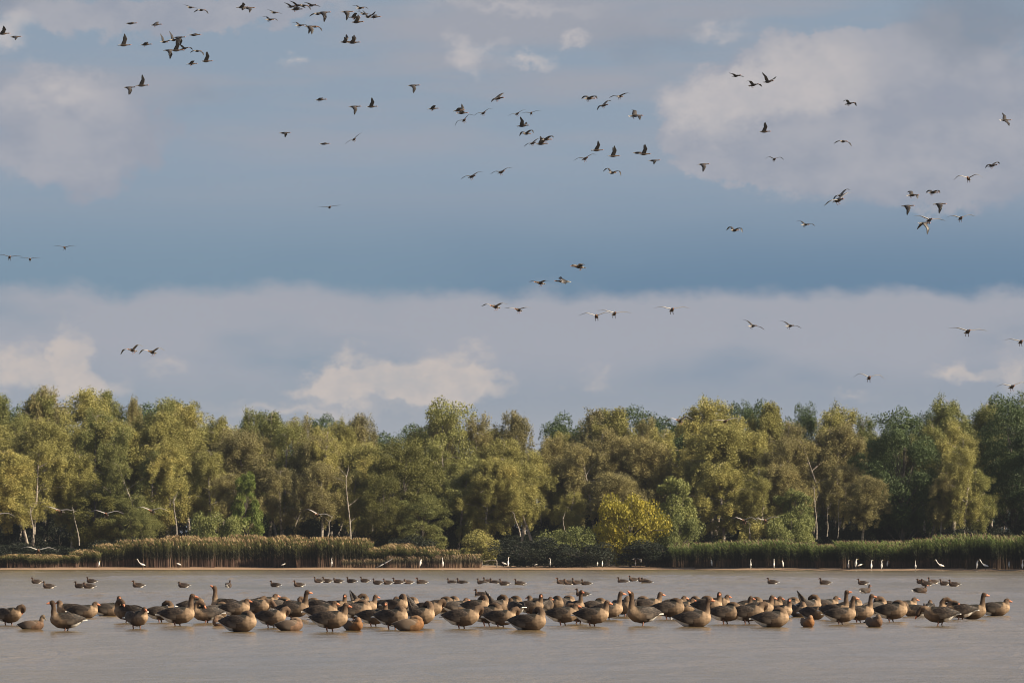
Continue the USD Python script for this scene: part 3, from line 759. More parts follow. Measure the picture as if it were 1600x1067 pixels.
def ellipsoid(center, radii, rot=None, sub=2):
    s = trimesh.creation.icosphere(sub)
    v = s.vertices * radii
    if rot is not None:
        v = v @ trimesh.transformations.euler_matrix(*rot)[:3, :3].T
    return trimesh.Trimesh(v + center, s.faces, process=False)
def cone_between(a, b, r0, r1, sides=8):
    return tube(np.linspace(a, b, 4), np.linspace(r0, r1, 4), sides)

FEATHER = colmat('feather_look', 0.8, 0.15, (18.0, 0.68, 1.3))
WINGMAT = usdkit.material(stage, '/World/Looks/wing_feather_look', {
    'a': ('attribute', {'attribute': 'Col'}), 'tc': ('texture_coordinate', {}), 'mp': ('mapping', {'scale': (1.0, 1.0, 3.0)}),
    'v': ('voronoi_texture', {'scale': 15.0}) if False else ('noise_texture', {'scale': 22.0, 'detail': 2.0, 'roughness': 0.6}),
    'r': ('rgb_ramp', {'ramp': [(0.0, (0, 0, 0)), (0.50, (0, 0, 0)), (0.64, (1, 1, 1))]}), 'f': ('math', {'math_type': 'multiply', 'value2': 0.6}),
    'mx': ('mix', {'color2': (0.11, 0.084, 0.066)}), 'oi': ('object_info', {}), 'vr': ('map_range', {'to_min': 0.8, 'to_max': 1.2}), 'h': ('hsv', {'hue': 0.5, 'saturation': 1.0, 'fac': 1.0}),
    'p': ('principled_bsdf', {'roughness': 0.65, 'specular_ior_level': 0.25}),
}, [('tc.object', 'mp.vector'), ('mp.vector', 'v.vector'), ('v.fac', 'r.fac'), ('r.color', 'f.value1'), ('f.value', 'mx.fac'), ('a.color', 'mx.color1'), ('mx.color', 'h.color'),
    ('oi.random', 'vr.value'), ('vr.result', 'h.value'), ('h.color', 'p.base_color')], surface='p.BSDF')
PLAIN = colmat('bare_skin_look', 0.5, 0.35)
def flat(mesh, c):
    v = mesh[0] if isinstance(mesh, tuple) else mesh.vertices
    return np.tile(np.asarray(c, float), (len(v), 1))

HEAD, NECK, BREAST, FLANK, BELLY, BACK, VENT = (0.060, 0.038, 0.026), (0.080, 0.053, 0.036), (0.270, 0.190, 0.124), (0.037, 0.026, 0.020), (0.044, 0.034, 0.027), (0.022, 0.020, 0.017), (0.58, 0.56, 0.53)  # plumage tones, with flank and belly darkened for shade, breast lightened for sun
BILL, LEG = (0.46, 0.175, 0.095), (0.16, 0.075, 0.055)

def goose_parts(path, neck, bill_dir, legs=True, drop=0.0, wing_up=0.0, cols=None, size=1.0, bill_col=BILL, bill_len=0.080, flat_bill=False, head_r=0.053):
    """A goose facing +x, standing on z = 0 (or settled on the water when legs is False). neck: points with radii from the breast to the head."""
    K = dict(head=HEAD, neck=NECK, breast=BREAST, flank=FLANK, belly=BELLY, back=BACK, vent=VENT, wing=(0.024, 0.018, 0.015), tip=(0.012, 0.010, 0.010))
    K.update(cols or {})
    z = -drop
    trunk = [(-0.33, 0, 0.275 + z, 0.030, K['vent']), (-0.25, 0, 0.262 + z, 0.070, K['vent']), (-0.14, 0, 0.255 + z, 0.130, K['flank']), (0.0, 0, 0.258 + z, 0.162, K['flank']),
             (0.12, 0, 0.272 + z, 0.157, tuple(0.65 * np.array(K['flank']) + 0.35 * np.array(K['breast']))), (0.20, 0, 0.292 + z, 0.122, K['breast']), (0.235, 0, 0.325 + z, 0.080, K['breast'])]
    belly = [(-0.12, 0, 0.215 + z, 0.090, K['belly']), (0.10, 0, 0.215 + z, 0.105, K['belly'])]
    nk = [(0.225, 0, 0.335 + z, 0.074, K['breast'])]
    for i, (x, y, zz, r) in enumerate(neck):
        r = r * 1.18
        nk.append((x, y, zz + z, r, K['neck'] if i < len(neck) - 2 else K['head']))
    hx, hy, hz = neck[-1][:3]
    bd = np.asarray(bill_dir, float); bd /= np.linalg.norm(bd)
    h0 = np.array([hx, hy, hz + z])
    nk.append((*(h0 + bd * 0.03), head_r * 0.72, K['head']))
    nk[-2] = (*h0, head_r, K['head'])
    skin, col = chain_body([trunk, belly, nk])
    v = skin.vertices
    side = np.abs(v[:, 1])
    topmask = np.clip((v[:, 2] - (0.30 + z)) / 0.08, 0, 1) * ((v[:, 0] < 0.16) & (v[:, 0] > -0.34)) * (v[:, 2] < 0.45 + z)
    col = col * (1 - topmask[:, None]) + np.array(K['back']) * topmask[:, None]
    vm = np.clip((-0.085 - v[:, 0]) / 0.04, 0, 1) * np.clip((0.275 + z - v[:, 2]) / 0.03, 0, 1)
    col = col * (1 - vm[:, None]) + np.array(K['vent']) * vm[:, None]
    obj('body', skin, FEATHER, path, True, col)
    # bill: deep at the base, tapering
    tip = h0 + bd * (0.038 + bill_len)
    up = np.array([0, 0, 1.0]) - bd * bd[2]
    if flat_bill:
        bm = cone_between(h0 + bd * 0.03, tip, 0.016, 0.014)
    else:
        bm = cone_between(h0 + bd * 0.028, tip - up * 0.010, 0.032, 0.011)
    obj('bill', bm, PLAIN, path, True, flat(bm, bill_col))
    for s in (-1, 1):
        sd = np.cross([0, 0, 1.0], bd); sd /= np.linalg.norm(sd) + 1e-9
        e = ellipsoid(h0 + bd * 0.018 + up * 0.012 + sd * s * head_r * 0.83, (0.007,) * 3, None, 1)
        obj('eye', e, PLAIN, path, True, flat(e, (0.01, 0.008, 0.006)))
    # folded wings: a long leaf-shaped shell on each flank, its tip crossing over the tail
    for s in (-1, 1):
        n = 9
        xs_ = np.linspace(0.17, -0.40, n)
        prof = np.array([0.03, 0.080, 0.112, 0.124, 0.120, 0.102, 0.074, 0.042, 0.010])
        pts, cols_ = [], []
        for i in range(n):
            u = i / (n - 1)
            cy = s * (0.128 - 0.11 * max(0, (u - 0.55) / 0.45) ** 1.2 - 0.02 * (1 - u) ** 3)
            cz = 0.300 + z - 0.010 * u + 0.02 * u * u + wing_up * max(0, u - 0.35) ** 1.3 * 0.62
            xx = xs_[i] + wing_up * max(0, u - 0.4) * 0.28
            ring = []
            for k in range(10):
                a = 2 * np.pi * k / 10
                ring.append((xx, cy + s * 0.028 * math.cos(a) * min(1, prof[i] / 0.06), cz + prof[i] * math.sin(a)))
                low = (math.sin(a) < -0.55)
                base = np.array(K['wing']) * (1 - u) + np.array(K['tip']) * u
                cols_.append(np.array((0.085, 0.068, 0.055)) if (low and u < 0.6) else base)
            pts.append(ring)
        P = np.array(pts)
        V = np.vstack([P.reshape(-1, 3), P[0].mean(0), P[-1].mean(0)])
        F = []
        for i in range(n - 1):
            for k in range(10):
                a, b = i * 10 + k, i * 10 + (k + 1) % 10
                F += [[a, b, b + 10], [a, b + 10, a + 10]]
        for k in range(10):
            F += [[n * 10, (k + 1) % 10, k], [n * 10 + 1, (n - 1) * 10 + k, (n - 1) * 10 + (k + 1) % 10]]
        tm = trimesh.Trimesh(V, F, process=False)
        tm.fix_normals()
        cl = np.vstack([cols_, K['wing'], K['tip']])
        obj('wing', tm, WINGMAT, path, True, cl)
    # tail: dark fan edged white
    tv = np.array([(-0.27, -0.05, 0.275), (-0.27, 0.05, 0.275), (-0.42, -0.065, 0.285), (-0.43, 0, 0.287), (-0.42, 0.065, 0.285)])
    tv[:, 2] += z
    tb = tv - [0, 0, 0.022]
    V = np.vstack([tv, tb])
    F = [[0, 1, 3], [0, 3, 2], [1, 4, 3], [5, 8, 6], [5, 7, 8], [6, 8, 9], [0, 2, 7], [0, 7, 5], [2, 3, 8], [2, 8, 7], [3, 4, 9], [3, 9, 8], [4, 1, 6], [4, 6, 9]]
    tc = np.vstack([np.tile([0.10, 0.085, 0.075], (2, 1)), np.tile([0.62, 0.60, 0.56], (3, 1)), np.tile(VENT, (5, 1))]) if not cols else np.tile(K['vent'], (10, 1))
    obj('tail', trimesh.Trimesh(V, F, process=False), FEATHER, path, False, tc)
    if legs:
        for s in (-1, 1):
            y = 0.062 * s
            x0 = 0.0 + 0.035 * s
            lm = join([tube([(x0 - 0.01, y, 0.17), (x0 - 0.015, y, 0.10), (x0, y, 0.045), (x0 + 0.005, y, -0.05)], [0.026, 0.015, 0.011, 0.011], 7),
                       tube([(x0, y, -0.03), (x0 + 0.045, y, -0.045), (x0 + 0.08, y, -0.05)], [0.012, 0.02, 0.012], 6)])
            obj('leg', lm, PLAIN, path, True, flat(lm, LEG))

def proto_bird(key, builder, *a, **k):
    path = '/World/Kinds/' + key
    UsdGeom.Xform.Define(stage, path)
    builder(path, *a, **k)
    PROTO[key] = path

NECKS = {   # neck points (x, y, z, r) and the bill's direction
    'alert':   ([(0.245, 0, 0.43, 0.050), (0.248, 0, 0.52, 0.040), (0.258, 0, 0.585, 0.040), (0.275, 0, 0.622, 0.047)], (1, 0, -0.08)),
    'tall':    ([(0.240, 0, 0.44, 0.050), (0.240, 0, 0.55, 0.038), (0.245, 0, 0.63, 0.038), (0.255, 0, 0.672, 0.047)], (1, 0.2, 0.12)),
    'calling': ([(0.240, 0, 0.43, 0.052), (0.232, 0, 0.53, 0.040), (0.232, 0, 0.605, 0.040), (0.245, 0, 0.648, 0.046)], (0.75, 0.3, 0.55)),
    'relaxed': ([(0.262, 0, 0.40, 0.056), (0.268, 0, 0.455, 0.047), (0.270, 0, 0.490, 0.046), (0.285, 0, 0.520, 0.048)], (1, 0, -0.22)),
    'resting': ([(0.240, 0, 0.37, 0.066), (0.242, 0, 0.405, 0.058), (0.245, 0, 0.43, 0.052), (0.262, 0, 0.448, 0.050)], (1, -0.2, -0.2)),
    'tucked':  ([(0.215, 0, 0.385, 0.066), (0.170, 0.02, 0.425, 0.058), (0.120, 0.045, 0.435, 0.050), (0.070, 0.06, 0.425, 0.049)], (-1, 0.15, -0.35)),
    'preen':   ([(0.270, 0.01, 0.41, 0.058), (0.330, 0.03, 0.445, 0.046), (0.355, 0.05, 0.42, 0.044), (0.335, 0.075, 0.372, 0.046)], (-0.55, 0.0, -0.85)),
    'preenback': ([(0.240, 0.02, 0.42, 0.056), (0.205, 0.05, 0.485, 0.046), (0.140, 0.085, 0.498, 0.045), (0.085, 0.115, 0.455, 0.046)], (-0.6, 0.1, -0.8)),
    'drinking': ([(0.285, 0, 0.375, 0.058), (0.350, 0, 0.385, 0.045), (0.395, 0, 0.335, 0.042), (0.425, 0, 0.275, 0.046)], (0.55, 0, -0.85)),
    'looking': ([(0.248, 0, 0.40, 0.054), (0.252, 0, 0.46, 0.045), (0.258, 0, 0.50, 0.045), (0.262, -0.01, 0.532, 0.048)], (0.25, -1, -0.1)),
}
for nm, (nk, bd) in NECKS.items():
    proto_bird('goose_stand_' + nm, goose_parts, nk, bd)
    if nm in ('alert', 'resting', 'tucked', 'preen', 'relaxed', 'looking', 'preenback'):
        proto_bird('goose_sit_' + nm, goose_parts, nk, bd, legs=False, drop=0.125)
proto_bird('goose_stand_wingtip', goose_parts, *NECKS['preenback'], wing_up=1.0)
proto_bird('goose_sit_wingtip', goose_parts, *NECKS['preenback'], legs=False, drop=0.125, wing_up=0.9)
SWIMC = dict(flank=(0.07, 0.046, 0.035), breast=(0.10, 0.068, 0.05), back=(0.04, 0.026, 0.021), wing=(0.036, 0.024, 0.02), neck=(0.05, 0.032, 0.025), head=(0.038, 0.025, 0.02), belly=(0.35, 0.31, 0.27), vent=(0.85, 0.83, 0.80))
NECKS['swim'] = ([(0.250, 0, 0.385, 0.050), (0.250, 0, 0.44, 0.040), (0.255, 0, 0.485, 0.040), (0.272, 0, 0.515, 0.046)], (1, 0, -0.1))
proto_bird('goose_swim', goose_parts, *NECKS['swim'], legs=False, drop=0.155, cols=SWIMC)
proto_bird('goose_swim_low', goose_parts, *NECKS['resting'], legs=False, drop=0.155, cols=SWIMC)
# ducks: the same build, smaller, with brown or rusty flanks and a flat bill
DUCK_RUST = dict(head=(0.16, 0.10, 0.06), neck=(0.20, 0.12, 0.07), breast=(0.18, 0.088, 0.038), flank=(0.12, 0.068, 0.035), belly=(0.15, 0.078, 0.036), back=(0.11, 0.075, 0.05), vent=(0.10, 0.085, 0.075), wing=(0.13, 0.09, 0.06), tip=(0.05, 0.04, 0.035))
DUCK_BROWN = dict(head=(0.12, 0.09, 0.065), neck=(0.14, 0.10, 0.07), breast=(0.12, 0.072, 0.047), flank=(0.12, 0.075, 0.05), belly=(0.13, 0.09, 0.06), back=(0.10, 0.075, 0.055), vent=(0.03, 0.026, 0.024), wing=(0.11, 0.075, 0.055), tip=(0.03, 0.026, 0.024))
DB = dict(legs=False, drop=0.155, bill_col=(0.10, 0.08, 0.05), flat_bill=True, bill_len=0.085, head_r=0.055)
proto_bird('duck_brown_swim', goose_parts, [(0.25, 0, 0.40, 0.055), (0.255, 0, 0.46, 0.047), (0.27, 0, 0.50, 0.046), (0.30, 0, 0.52, 0.055)], (0.62, 0, -0.78), cols=DUCK_BROWN, **DB)
proto_bird('duck_brown_sleep', goose_parts, NECKS['tucked'][0], NECKS['tucked'][1], cols=DUCK_BROWN, **DB)
proto_bird('duck_rust_sleep', goose_parts, NECKS['tucked'][0], NECKS['tucked'][1], cols=DUCK_RUST, **DB)

GF = 'geese resting in the shallow water'
WORD = {'alert': 'standing upright with raised head', 'tall': 'standing with neck stretched tall', 'calling': 'standing with bill tilted up', 'relaxed': 'standing with half raised neck', 'resting': 'standing with neck drawn in',
        'tucked': 'standing asleep with head tucked back', 'preen': 'preening its breast', 'preenback': 'preening its back', 'drinking': 'bending its neck down', 'looking': 'standing with head turned to camera', 'wingtip': 'preening under its raised wingtip'}
SITW = {'alert': 'sitting in water with raised head', 'resting': 'sitting with neck drawn in', 'tucked': 'sitting asleep with head tucked back', 'preen': 'sitting and preening its breast', 'relaxed': 'sitting with half raised neck', 'looking': 'sitting with head turned to camera', 'preenback': 'sitting and preening its back', 'wingtip': 'sitting with a raised wingtip'}
def face(h):
    h = (h + 180) % 360 - 180
    if abs(h) <= 50: return 'facing right'
    if abs(h) >= 130: return 'facing left'
    return 'facing away' if h > 0 else 'facing the camera'
rb = random.Random(3)
def goose(px, row, pose, heading, sit=False, size=None, front=None):
    """row = picture row where the bird meets the water; heading 0 = right, 90 = away, 180 = left, -90 = to the camera."""
    p = on_water(px, row)
    s = size or rb.uniform(0.88, 1.01)
    x = place('greylag_goose', 'goose_%s_%s' % ('sit' if sit else 'stand', pose), (p[0], p[1], 0.0 if sit else -0.055), heading, s)
    band = 'front row' if row >= 976 else ('middle row' if row >= 965 else 'back row')
    reg(x, 'grey goose %s, %s' % (SITW[pose] if sit else WORD[pose], face(heading)), 'goose', GF, px, band)
def duck(px, row, key, heading, phrase, size=0.66):
    p = on_water(px, row)
    x = place('wild_duck', key, (p[0], p[1], 0.0), heading, size)
    reg(x, phrase, 'duck', 'small ducks among the geese', px)

S_, T_ = False, True
for args in [
    (14, 976, 'preen', -35), (103, 985, 'alert', 192, S_, 0.88), (110, 963, 'resting', 170, T_), (131, 965, 'resting', 0, T_), (168, 962, 'looking', 5, T_),
    (201, 972, 'preenback', 160), (214, 981, 'resting', -50), (251, 971, 'preenback', 10), (278, 978, 'alert', -8), (322, 973, 'preenback', 195), (338, 964, 'tucked', 20, T_),
    (352, 961, 'calling', 165), (368, 965, 'resting', 0), (374, 986, 'tucked', -18, T_), (392, 959, 'preen', 15), (402, 962, 'drinking', -20), (424, 980, 'preen', -22), (436, 955, 'tucked', 25, T_),
    (459, 968, 'alert', -5), (481, 957, 'tucked', 10, T_), (492, 962, 'preen', 160), (503, 972, 'resting', -5), (524, 960, 'looking', -20), (516, 986, 'relaxed', -12), (560, 953, 'wingtip', 30, T_), (568, 962, 'relaxed', -5),
    (584, 978, 'looking', -15), (556, 970, 'tucked', 0), (618, 959, 'preenback', -25), (613, 982, 'tucked', -28), (654, 980, 'wingtip', -22), (668, 967, 'preen', -15),
    (688, 956, 'tucked', 5, T_), (713, 957, 'resting', 20, T_), (722, 982, 'preen', -12), (744, 961, 'preenback', -15), (775, 957, 'wingtip', 5, T_), (761, 977, 'tucked', -10), (783, 980, 'preen', -20), (806, 962, 'resting', 120),
    (829, 961, 'looking', -12), (826, 985, 'preenback', -20, T_), (852, 955, 'resting', 60, T_), (862, 953, 'tucked', -25, T_), (881, 951, 'tucked', 10, T_), (880, 976, 'resting', -10), (899, 962, 'alert', -60), (903, 974, 'tucked', 175), (926, 978, 'relaxed', -10),
    (950, 968, 'alert', 0), (972, 963, 'tucked', -60), (984, 960, 'tucked', 95), (1004, 977, 'calling', -152), (1012, 960, 'relaxed', 0), (1045, 967, 'tucked', -5), (1053, 954, 'resting', 10, T_), (1078, 952, 'tucked', -15, T_), (1096, 954, 'tucked', 5, T_),
    (1084, 979, 'alert', -3, T_), (1106, 962, 'looking', -15), (1121, 951, 'resting', -10, T_), (1134, 974, 'tucked', -3), (1154, 965, 'relaxed', -8), (1168, 974, 'preen', -5), (1186, 966, 'relaxed', 0), (1217, 965, 'looking', -20, T_), (1247, 963, 'tucked', -55, T_), (1206, 979, 'tucked', -4, T_),
    (1262, 957, 'wingtip', 10, T_), (1271, 967, 'preen', -35, T_), (1290, 955, 'resting', 10, T_), (1306, 969, 'tall', -25), (1314, 975, 'alert', -3), (1342, 972, 'alert', -6), (1368, 960, 'preenback', 30, T_), (1393, 971, 'tucked', -6),
    (1430, 963, 'resting', 178, T_), (1468, 976, 'drinking', 172), (1452, 960, 'resting', 80, T_), (1487, 962, 'preenback', 200, T_), (1500, 968, 'tucked', 170), (1517, 966, 'alert', -4, T_), (1555, 961, 'resting', 0, T_),
    (300, 956, 'tucked', 10, T_), (414, 951, 'resting', 5, T_), (450, 955, 'tucked', 170, T_), (541, 956, 'preen', 10, T_), (603, 955, 'resting', -10, T_), (637, 953, 'tucked', 15, T_), (701, 952, 'tucked', -10, T_), (735, 955, 'resting', 8, T_), (797, 953, 'tucked', 0, T_),
    (842, 951, 'resting', 175, T_), (930, 955, 'tucked', 5, T_), (996, 955, 'tucked', 10, T_), (1066, 958, 'resting', -5, T_), (1172, 957, 'tucked', 0, T_), (1202, 956, 'resting', -15, T_), (1232, 955, 'tucked', 10, T_), (1328, 958, 'tucked', 5, T_), (1383, 957, 'tucked', 170, T_), (1412, 957, 'resting', 0, T_),
]:
    goose(*args)
duck(50, 984, 'duck_brown_swim', 0, 'small brown duck swimming at left with its bill pointing down')
duck(349, 979, 'duck_brown_sleep', 200, 'small dark duck asleep below the left preening goose')
duck(453, 985, 'duck_brown_sleep', 10, 'mottled brown duck asleep in front of the upright goose', 0.72)
duck(552, 985, 'duck_rust_sleep', -50, 'rusty brown duck asleep beside the big foreground goose', 0.72)
duck(640, 985, 'duck_rust_sleep', 8, 'orange brown duck lying asleep below the preening pair', 0.80)
duck(1262, 979, 'duck_rust_sleep', -70, 'round rusty duck asleep right of the sleeping goose', 0.66)
duck(1366, 979, 'duck_brown_sleep', -60, 'round dark brown duck asleep below the right geese', 0.70)

# geese swimming in the middle distance
SW = 'geese swimming left in the middle distance'
for (px, row, h, low) in [(57, 911, 180, 0), (76, 918, 182, 0), (125, 918, 178, 0), (139, 918, 180, 1), (143, 911, 180, 0), (216, 918, 180, 0), (287, 918, 178, 1), (357, 917, 80, 0), (430, 916, 180, 0), (467, 916, 172, 0), (498, 910, 180, 0), (511, 910, 181, 0), (528, 910, 180, 1),
                          (549, 910, 178, 0), (570, 909, 180, 0), (590, 912, 179, 0), (606, 912.5, 180, 0), (622, 912.5, 180, 0), (638, 912, 181, 1), (659, 912.5, 180, 0), (706, 912, 180, 0), (722, 913, 178, 0), (753, 912, 181, 0), (763, 911, 180, 0), (773, 912.5, 180, 0), (788, 913.5, 179, 0), (812, 914, 180, 0),
                          (752, 932, 182, 0), (878, 912, 180, 0), (889, 913, 178, 1), (902, 913.5, 180, 0), (916, 914, 180, 0), (910, 932, 180, 0), (973, 911, 180, 0), (990, 908.5, 181, 0), (1005, 909, 180, 1), (1010, 912, 180, 0), (1207, 912.5, 180, 0), (1289, 913, 180, 0), (1348, 913, 178, 0),
                          (1352, 926, 40, 0), (1440, 912, 180, 1), (1448, 914.5, 182, 0), (1458, 911, 180, 0), (1438, 927, 5, 0), (1476, 914.5, 180, 0), (1491, 915.5, 180, 0)]:
    p = on_water(px, row + rb.uniform(-0.7, 0.7))
    x = place('swimming_goose', 'goose_swim_low' if low else 'goose_swim', (p[0], p[1], 0.0), h + rb.uniform(-14, 14), rb.uniform(0.64, 0.76))
    f = face(h)
    reg(x, 'distant dark goose swimming %s%s' % ({'facing left': 'left', 'facing right': 'right', 'facing away': 'away'}[f], ' with lowered neck' if low else ' with white rear'), 'goose', SW, px, 'beyond the flock' if row < 922 else 'just behind the flock')

# egrets at the mudbank
WHITE = (0.70, 0.67, 0.62)
def egret_parts(path, neck, lean=0.0):
    c, s = math.cos(lean), math.sin(lean)
    def rot(q): return (q[0] * c + (q[2] - 0.40) * s, q[1], -q[0] * s + (q[2] - 0.40) * c + 0.40)
    tr = [(-0.24, 0, 0.36, 0.015), (-0.14, 0, 0.40, 0.055), (0.0, 0, 0.46, 0.085), (0.09, 0, 0.51, 0.07), (0.12, 0, 0.55, 0.045)]
    ch = [(*rot(q[:3]), q[3], WHITE) for q in tr]
    nk = [ch[-1]] + [(x, y, z, r, WHITE) for x, y, z, r in neck]
    m, col = chain_body([ch, nk], edge=0.03, smooth=4, seg=10)
    obj('body', m, FEATHER, path, True, col)
    h = np.array(neck[-1][:3])
    b = cone_between(h + [0.02, 0, 0], h + [0.14, 0, -0.03], 0.014, 0.003, 6)
    obj('bill', b, PLAIN, path, True, flat(b, (0.5, 0.33, 0.05)))
    for k in (-1, 1):
        l = tube([(0.0 + 0.02 * k, 0.03 * k, 0.42), (0.015 * k, 0.03 * k, 0.24), (0.02, 0.03 * k, -0.05)], [0.016, 0.009, 0.009], 6)
        obj('leg', l, PLAIN, path, True, flat(l, (0.03, 0.028, 0.025)))
proto_bird('egret_upright', egret_parts, [(-0.03, 0, 0.66, 0.036), (-0.055, 0, 0.76, 0.028), (-0.06, 0, 0.84, 0.026), (-0.03, 0, 0.91, 0.026), (0.0, 0, 0.94, 0.034)], -1.1)
proto_bird('egret_hunched', egret_parts, [(-0.02, 0, 0.63, 0.05), (-0.02, 0, 0.69, 0.045), (0.01, 0, 0.73, 0.042)], -1.0)
proto_bird('egret_leaning', egret_parts, [(0.20, 0, 0.58, 0.034), (0.30, 0, 0.68, 0.027), (0.36, 0, 0.79, 0.025), (0.40, 0, 0.88, 0.025), (0.44, 0, 0.91, 0.032)], 0.15)
proto_bird('egret_low', egret_parts, [(0.16, 0, 0.52, 0.045), (0.19, 0, 0.55, 0.04), (0.21, 0, 0.56, 0.036)], 0.1)
for (px, key, h, off, s, ph) in [(156, 'hunched', 0, 3, 0.75, 'small white egret hunched'), (223, 'leaning', 180, -1.0, 1.0, 'white egret leaning'), (280, 'low', 180, 2, 0.8, 'small white egret crouching'), (443, 'low', 0, 2, 0.7, 'small white egret crouching'),
        (519, 'upright', -60, 2.2, 0.95, 'white egret standing upright'), (658, 'hunched', 0, 2.2, 1.0, 'white egret hunched'), (691, 'upright', 150, 2.2, 0.95, 'white egret standing upright'), (788, 'low', 170, 2, 0.9, 'small white egret crouching'),
        (795, 'upright', 20, 2.2, 1.0, 'white egret standing upright'), (837, 'low', 0, 3, 0.6, 'small white egret crouching'), (859, 'upright', 180, 3, 0.85, 'white egret standing upright'), (934, 'hunched', 0, 4, 0.75, 'small white egret hunched'), (941, 'hunched', 90, 3, 0.85, 'white egret hunched'),
        (993, 'upright', -80, 3, 0.8, 'white egret standing upright'), (1111, 'hunched', 180, 3, 0.95, 'white egret hunched'), (1173, 'upright', -70, -0.5, 0.95, 'white egret standing upright'), (1209, 'upright', -90, 0.5, 0.9, 'white egret standing upright'), (1222, 'hunched', 180, 2.0, 0.9, 'white egret hunched'),
        (1326, 'upright', 20, 0.5, 0.85, 'white egret standing upright'), (1338, 'hunched', 0, 1.2, 1.15, 'white egret hunched'), (1343, 'low', 0, 1.0, 0.8, 'small white egret crouching'), (1362, 'upright', 10, -1, 0.9, 'white egret standing upright'), (1378, 'upright', 0, -1, 0.9, 'white egret standing upright'), (1387, 'hunched', 0, 4, 0.8, 'small white egret hunched'),
        (1430, 'upright', -90, -1, 0.85, 'white egret standing upright'), (1470, 'leaning', 180, -2.0, 1.0, 'white egret leaning'), (1527, 'hunched', 20, -1, 1.1, 'white egret hunched'), (1539, 'leaning', 175, -1.5, 1.0, 'white egret leaning'), (1576, 'hunched', 90, 3, 0.8, 'small white egret hunched'), (1598, 'upright', 10, 1.0, 0.9, 'white egret standing upright')]:
    X = (px - 800) / FPX * 442
    for _ in range(3):
        Y = float(shore(X)) + off
        X = (px - 800) / FPX * Y
    z = max(-0.05, float(land_z(np.array([X]), np.array([Y]))[0]))
    x = place('white_egret', 'egret_' + key, (X, Y, z), h, s)
    reg(x, ph + ' on the far mudbank', 'egret', 'egrets along the far mudbank', px)

# a short rail of branches by the shore
X0, X1, YR = (753 - 800) / FPX * 445, (776 - 800) / FPX * 445, 444.0
fx = UsdGeom.Xform.Define(stage, name_of('branch_rail')); fx.AddTranslateOp().Set((X0, YR, 0.1))
for q in (0.0, X1 - X0):
    obj('post', tube([(q, 0, -0.2), (q + 0.02, 0, 0.5), (q, 0, 0.72)], [0.05, 0.045, 0.04], 6), BARK_BIRCH, fx)
obj('rail', tube([(0.2, 0.03, 0.62), (0.7, 0.03, 0.68), (X1 - X0, 0.06, 0.74)], [0.03, 0.03, 0.03], 6), BARK_BIRCH, fx)
obj('rail', tube([(-0.3, -0.05, 0.25), (0.5, -0.05, 0.3), (X1 - X0 + 0.5, -0.06, 0.2)], [0.035, 0.03, 0.02], 6), BARK_BIRCH, fx)
reg(fx, 'low rail of pale branches and posts on the mud at the waterside', 'branch rail', None, 765)

# ------------------------------------------------------------------ geese in flight
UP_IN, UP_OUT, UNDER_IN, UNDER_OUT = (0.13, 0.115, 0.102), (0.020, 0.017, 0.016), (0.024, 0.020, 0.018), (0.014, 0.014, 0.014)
FV = (0.22, 0.205, 0.19)
def wing_mesh(s, a_in, a_out, sweep_in=0.10, sweep_out=-0.30, span=0.84, grey=False):
    """Wing on side s (+1 = left, +y). a_in, a_out: rise angles in degrees of the arm and of the hand."""
    n = 13
    u = np.linspace(0, 1, n)
    ang = np.radians(a_in + (a_out - a_in) * np.clip((u - 0.3) / 0.35, 0, 1))
    sw = np.radians(np.where(u < 0.42, 14.0, -22.0 - 14 * (u - 0.42)))
    ds = span / (n - 1)
    y = np.concatenate([[0], np.cumsum(np.cos(ang[:-1]) * np.cos(sw[:-1]) * ds)])
    z = np.concatenate([[0], np.cumsum(np.sin(ang[:-1]) * np.cos(sw[:-1]) * ds)])
    x = np.concatenate([[0], np.cumsum(np.sin(sw[:-1]) * ds)])
    chord = np.interp(u, [0, 0.2, 0.45, 0.7, 0.9, 1.0], [0.33, 0.32, 0.27, 0.19, 0.105, 0.02])
    th = np.interp(u, [0, 0.4, 1], [0.032, 0.02, 0.005])
    prof = np.array([(0, 0), (0.12, 0.55), (0.35, 0.75), (0.7, 0.4), (1.0, 0.05), (0.7, 0.05), (0.35, 0.0), (0.12, -0.25)])
    V, C = [], []
    for i in range(n):
        nrm = np.array([0, -math.sin(ang[i]), math.cos(ang[i])])
        for k, (c, t) in enumerate(prof):
            q = np.array([0.13 + x[i] - c * chord[i], y[i], z[i]]) + nrm * (t * th[i] + 0.03 * chord[i] * math.sin(math.pi * min(c, 1)))
            V.append((q[0], s * (q[1] + 0.06), q[2]))
            upper = k in (1, 2, 3)
            pale = (np.array((0.38, 0.355, 0.33)) if grey else np.array((0.05, 0.042, 0.037))) if k in ((0, 1, 7) if grey else (0, 1)) else None  # pale greylag forewing, brightened as sunlit; the other copy is painted dark
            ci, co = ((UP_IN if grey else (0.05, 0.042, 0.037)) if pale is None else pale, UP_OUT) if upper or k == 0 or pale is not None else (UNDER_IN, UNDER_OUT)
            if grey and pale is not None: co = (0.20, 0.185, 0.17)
            w = np.clip((u[i] - 0.38) / 0.2, 0, 1)
            if c > 0.55: w = max(w, 0.85)
            C.append(np.array(ci) * (1 - w) + np.array(co) * w)
    P = len(prof)
    F = []
    for i in range(n - 1):
        for k in range(P):
            a, b = i * P + k, i * P + (k + 1) % P
            F += [[a, b, b + P], [a, b + P, a + P]]
    for k in range(1, P - 1):
        F += [[0, k + 1, k], [(n - 1) * P, (n - 1) * P + k, (n - 1) * P + k + 1]]
    m = trimesh.Trimesh(np.array(V), F, process=False)
    if s < 0:
        m.invert()
    return m, np.array(C)
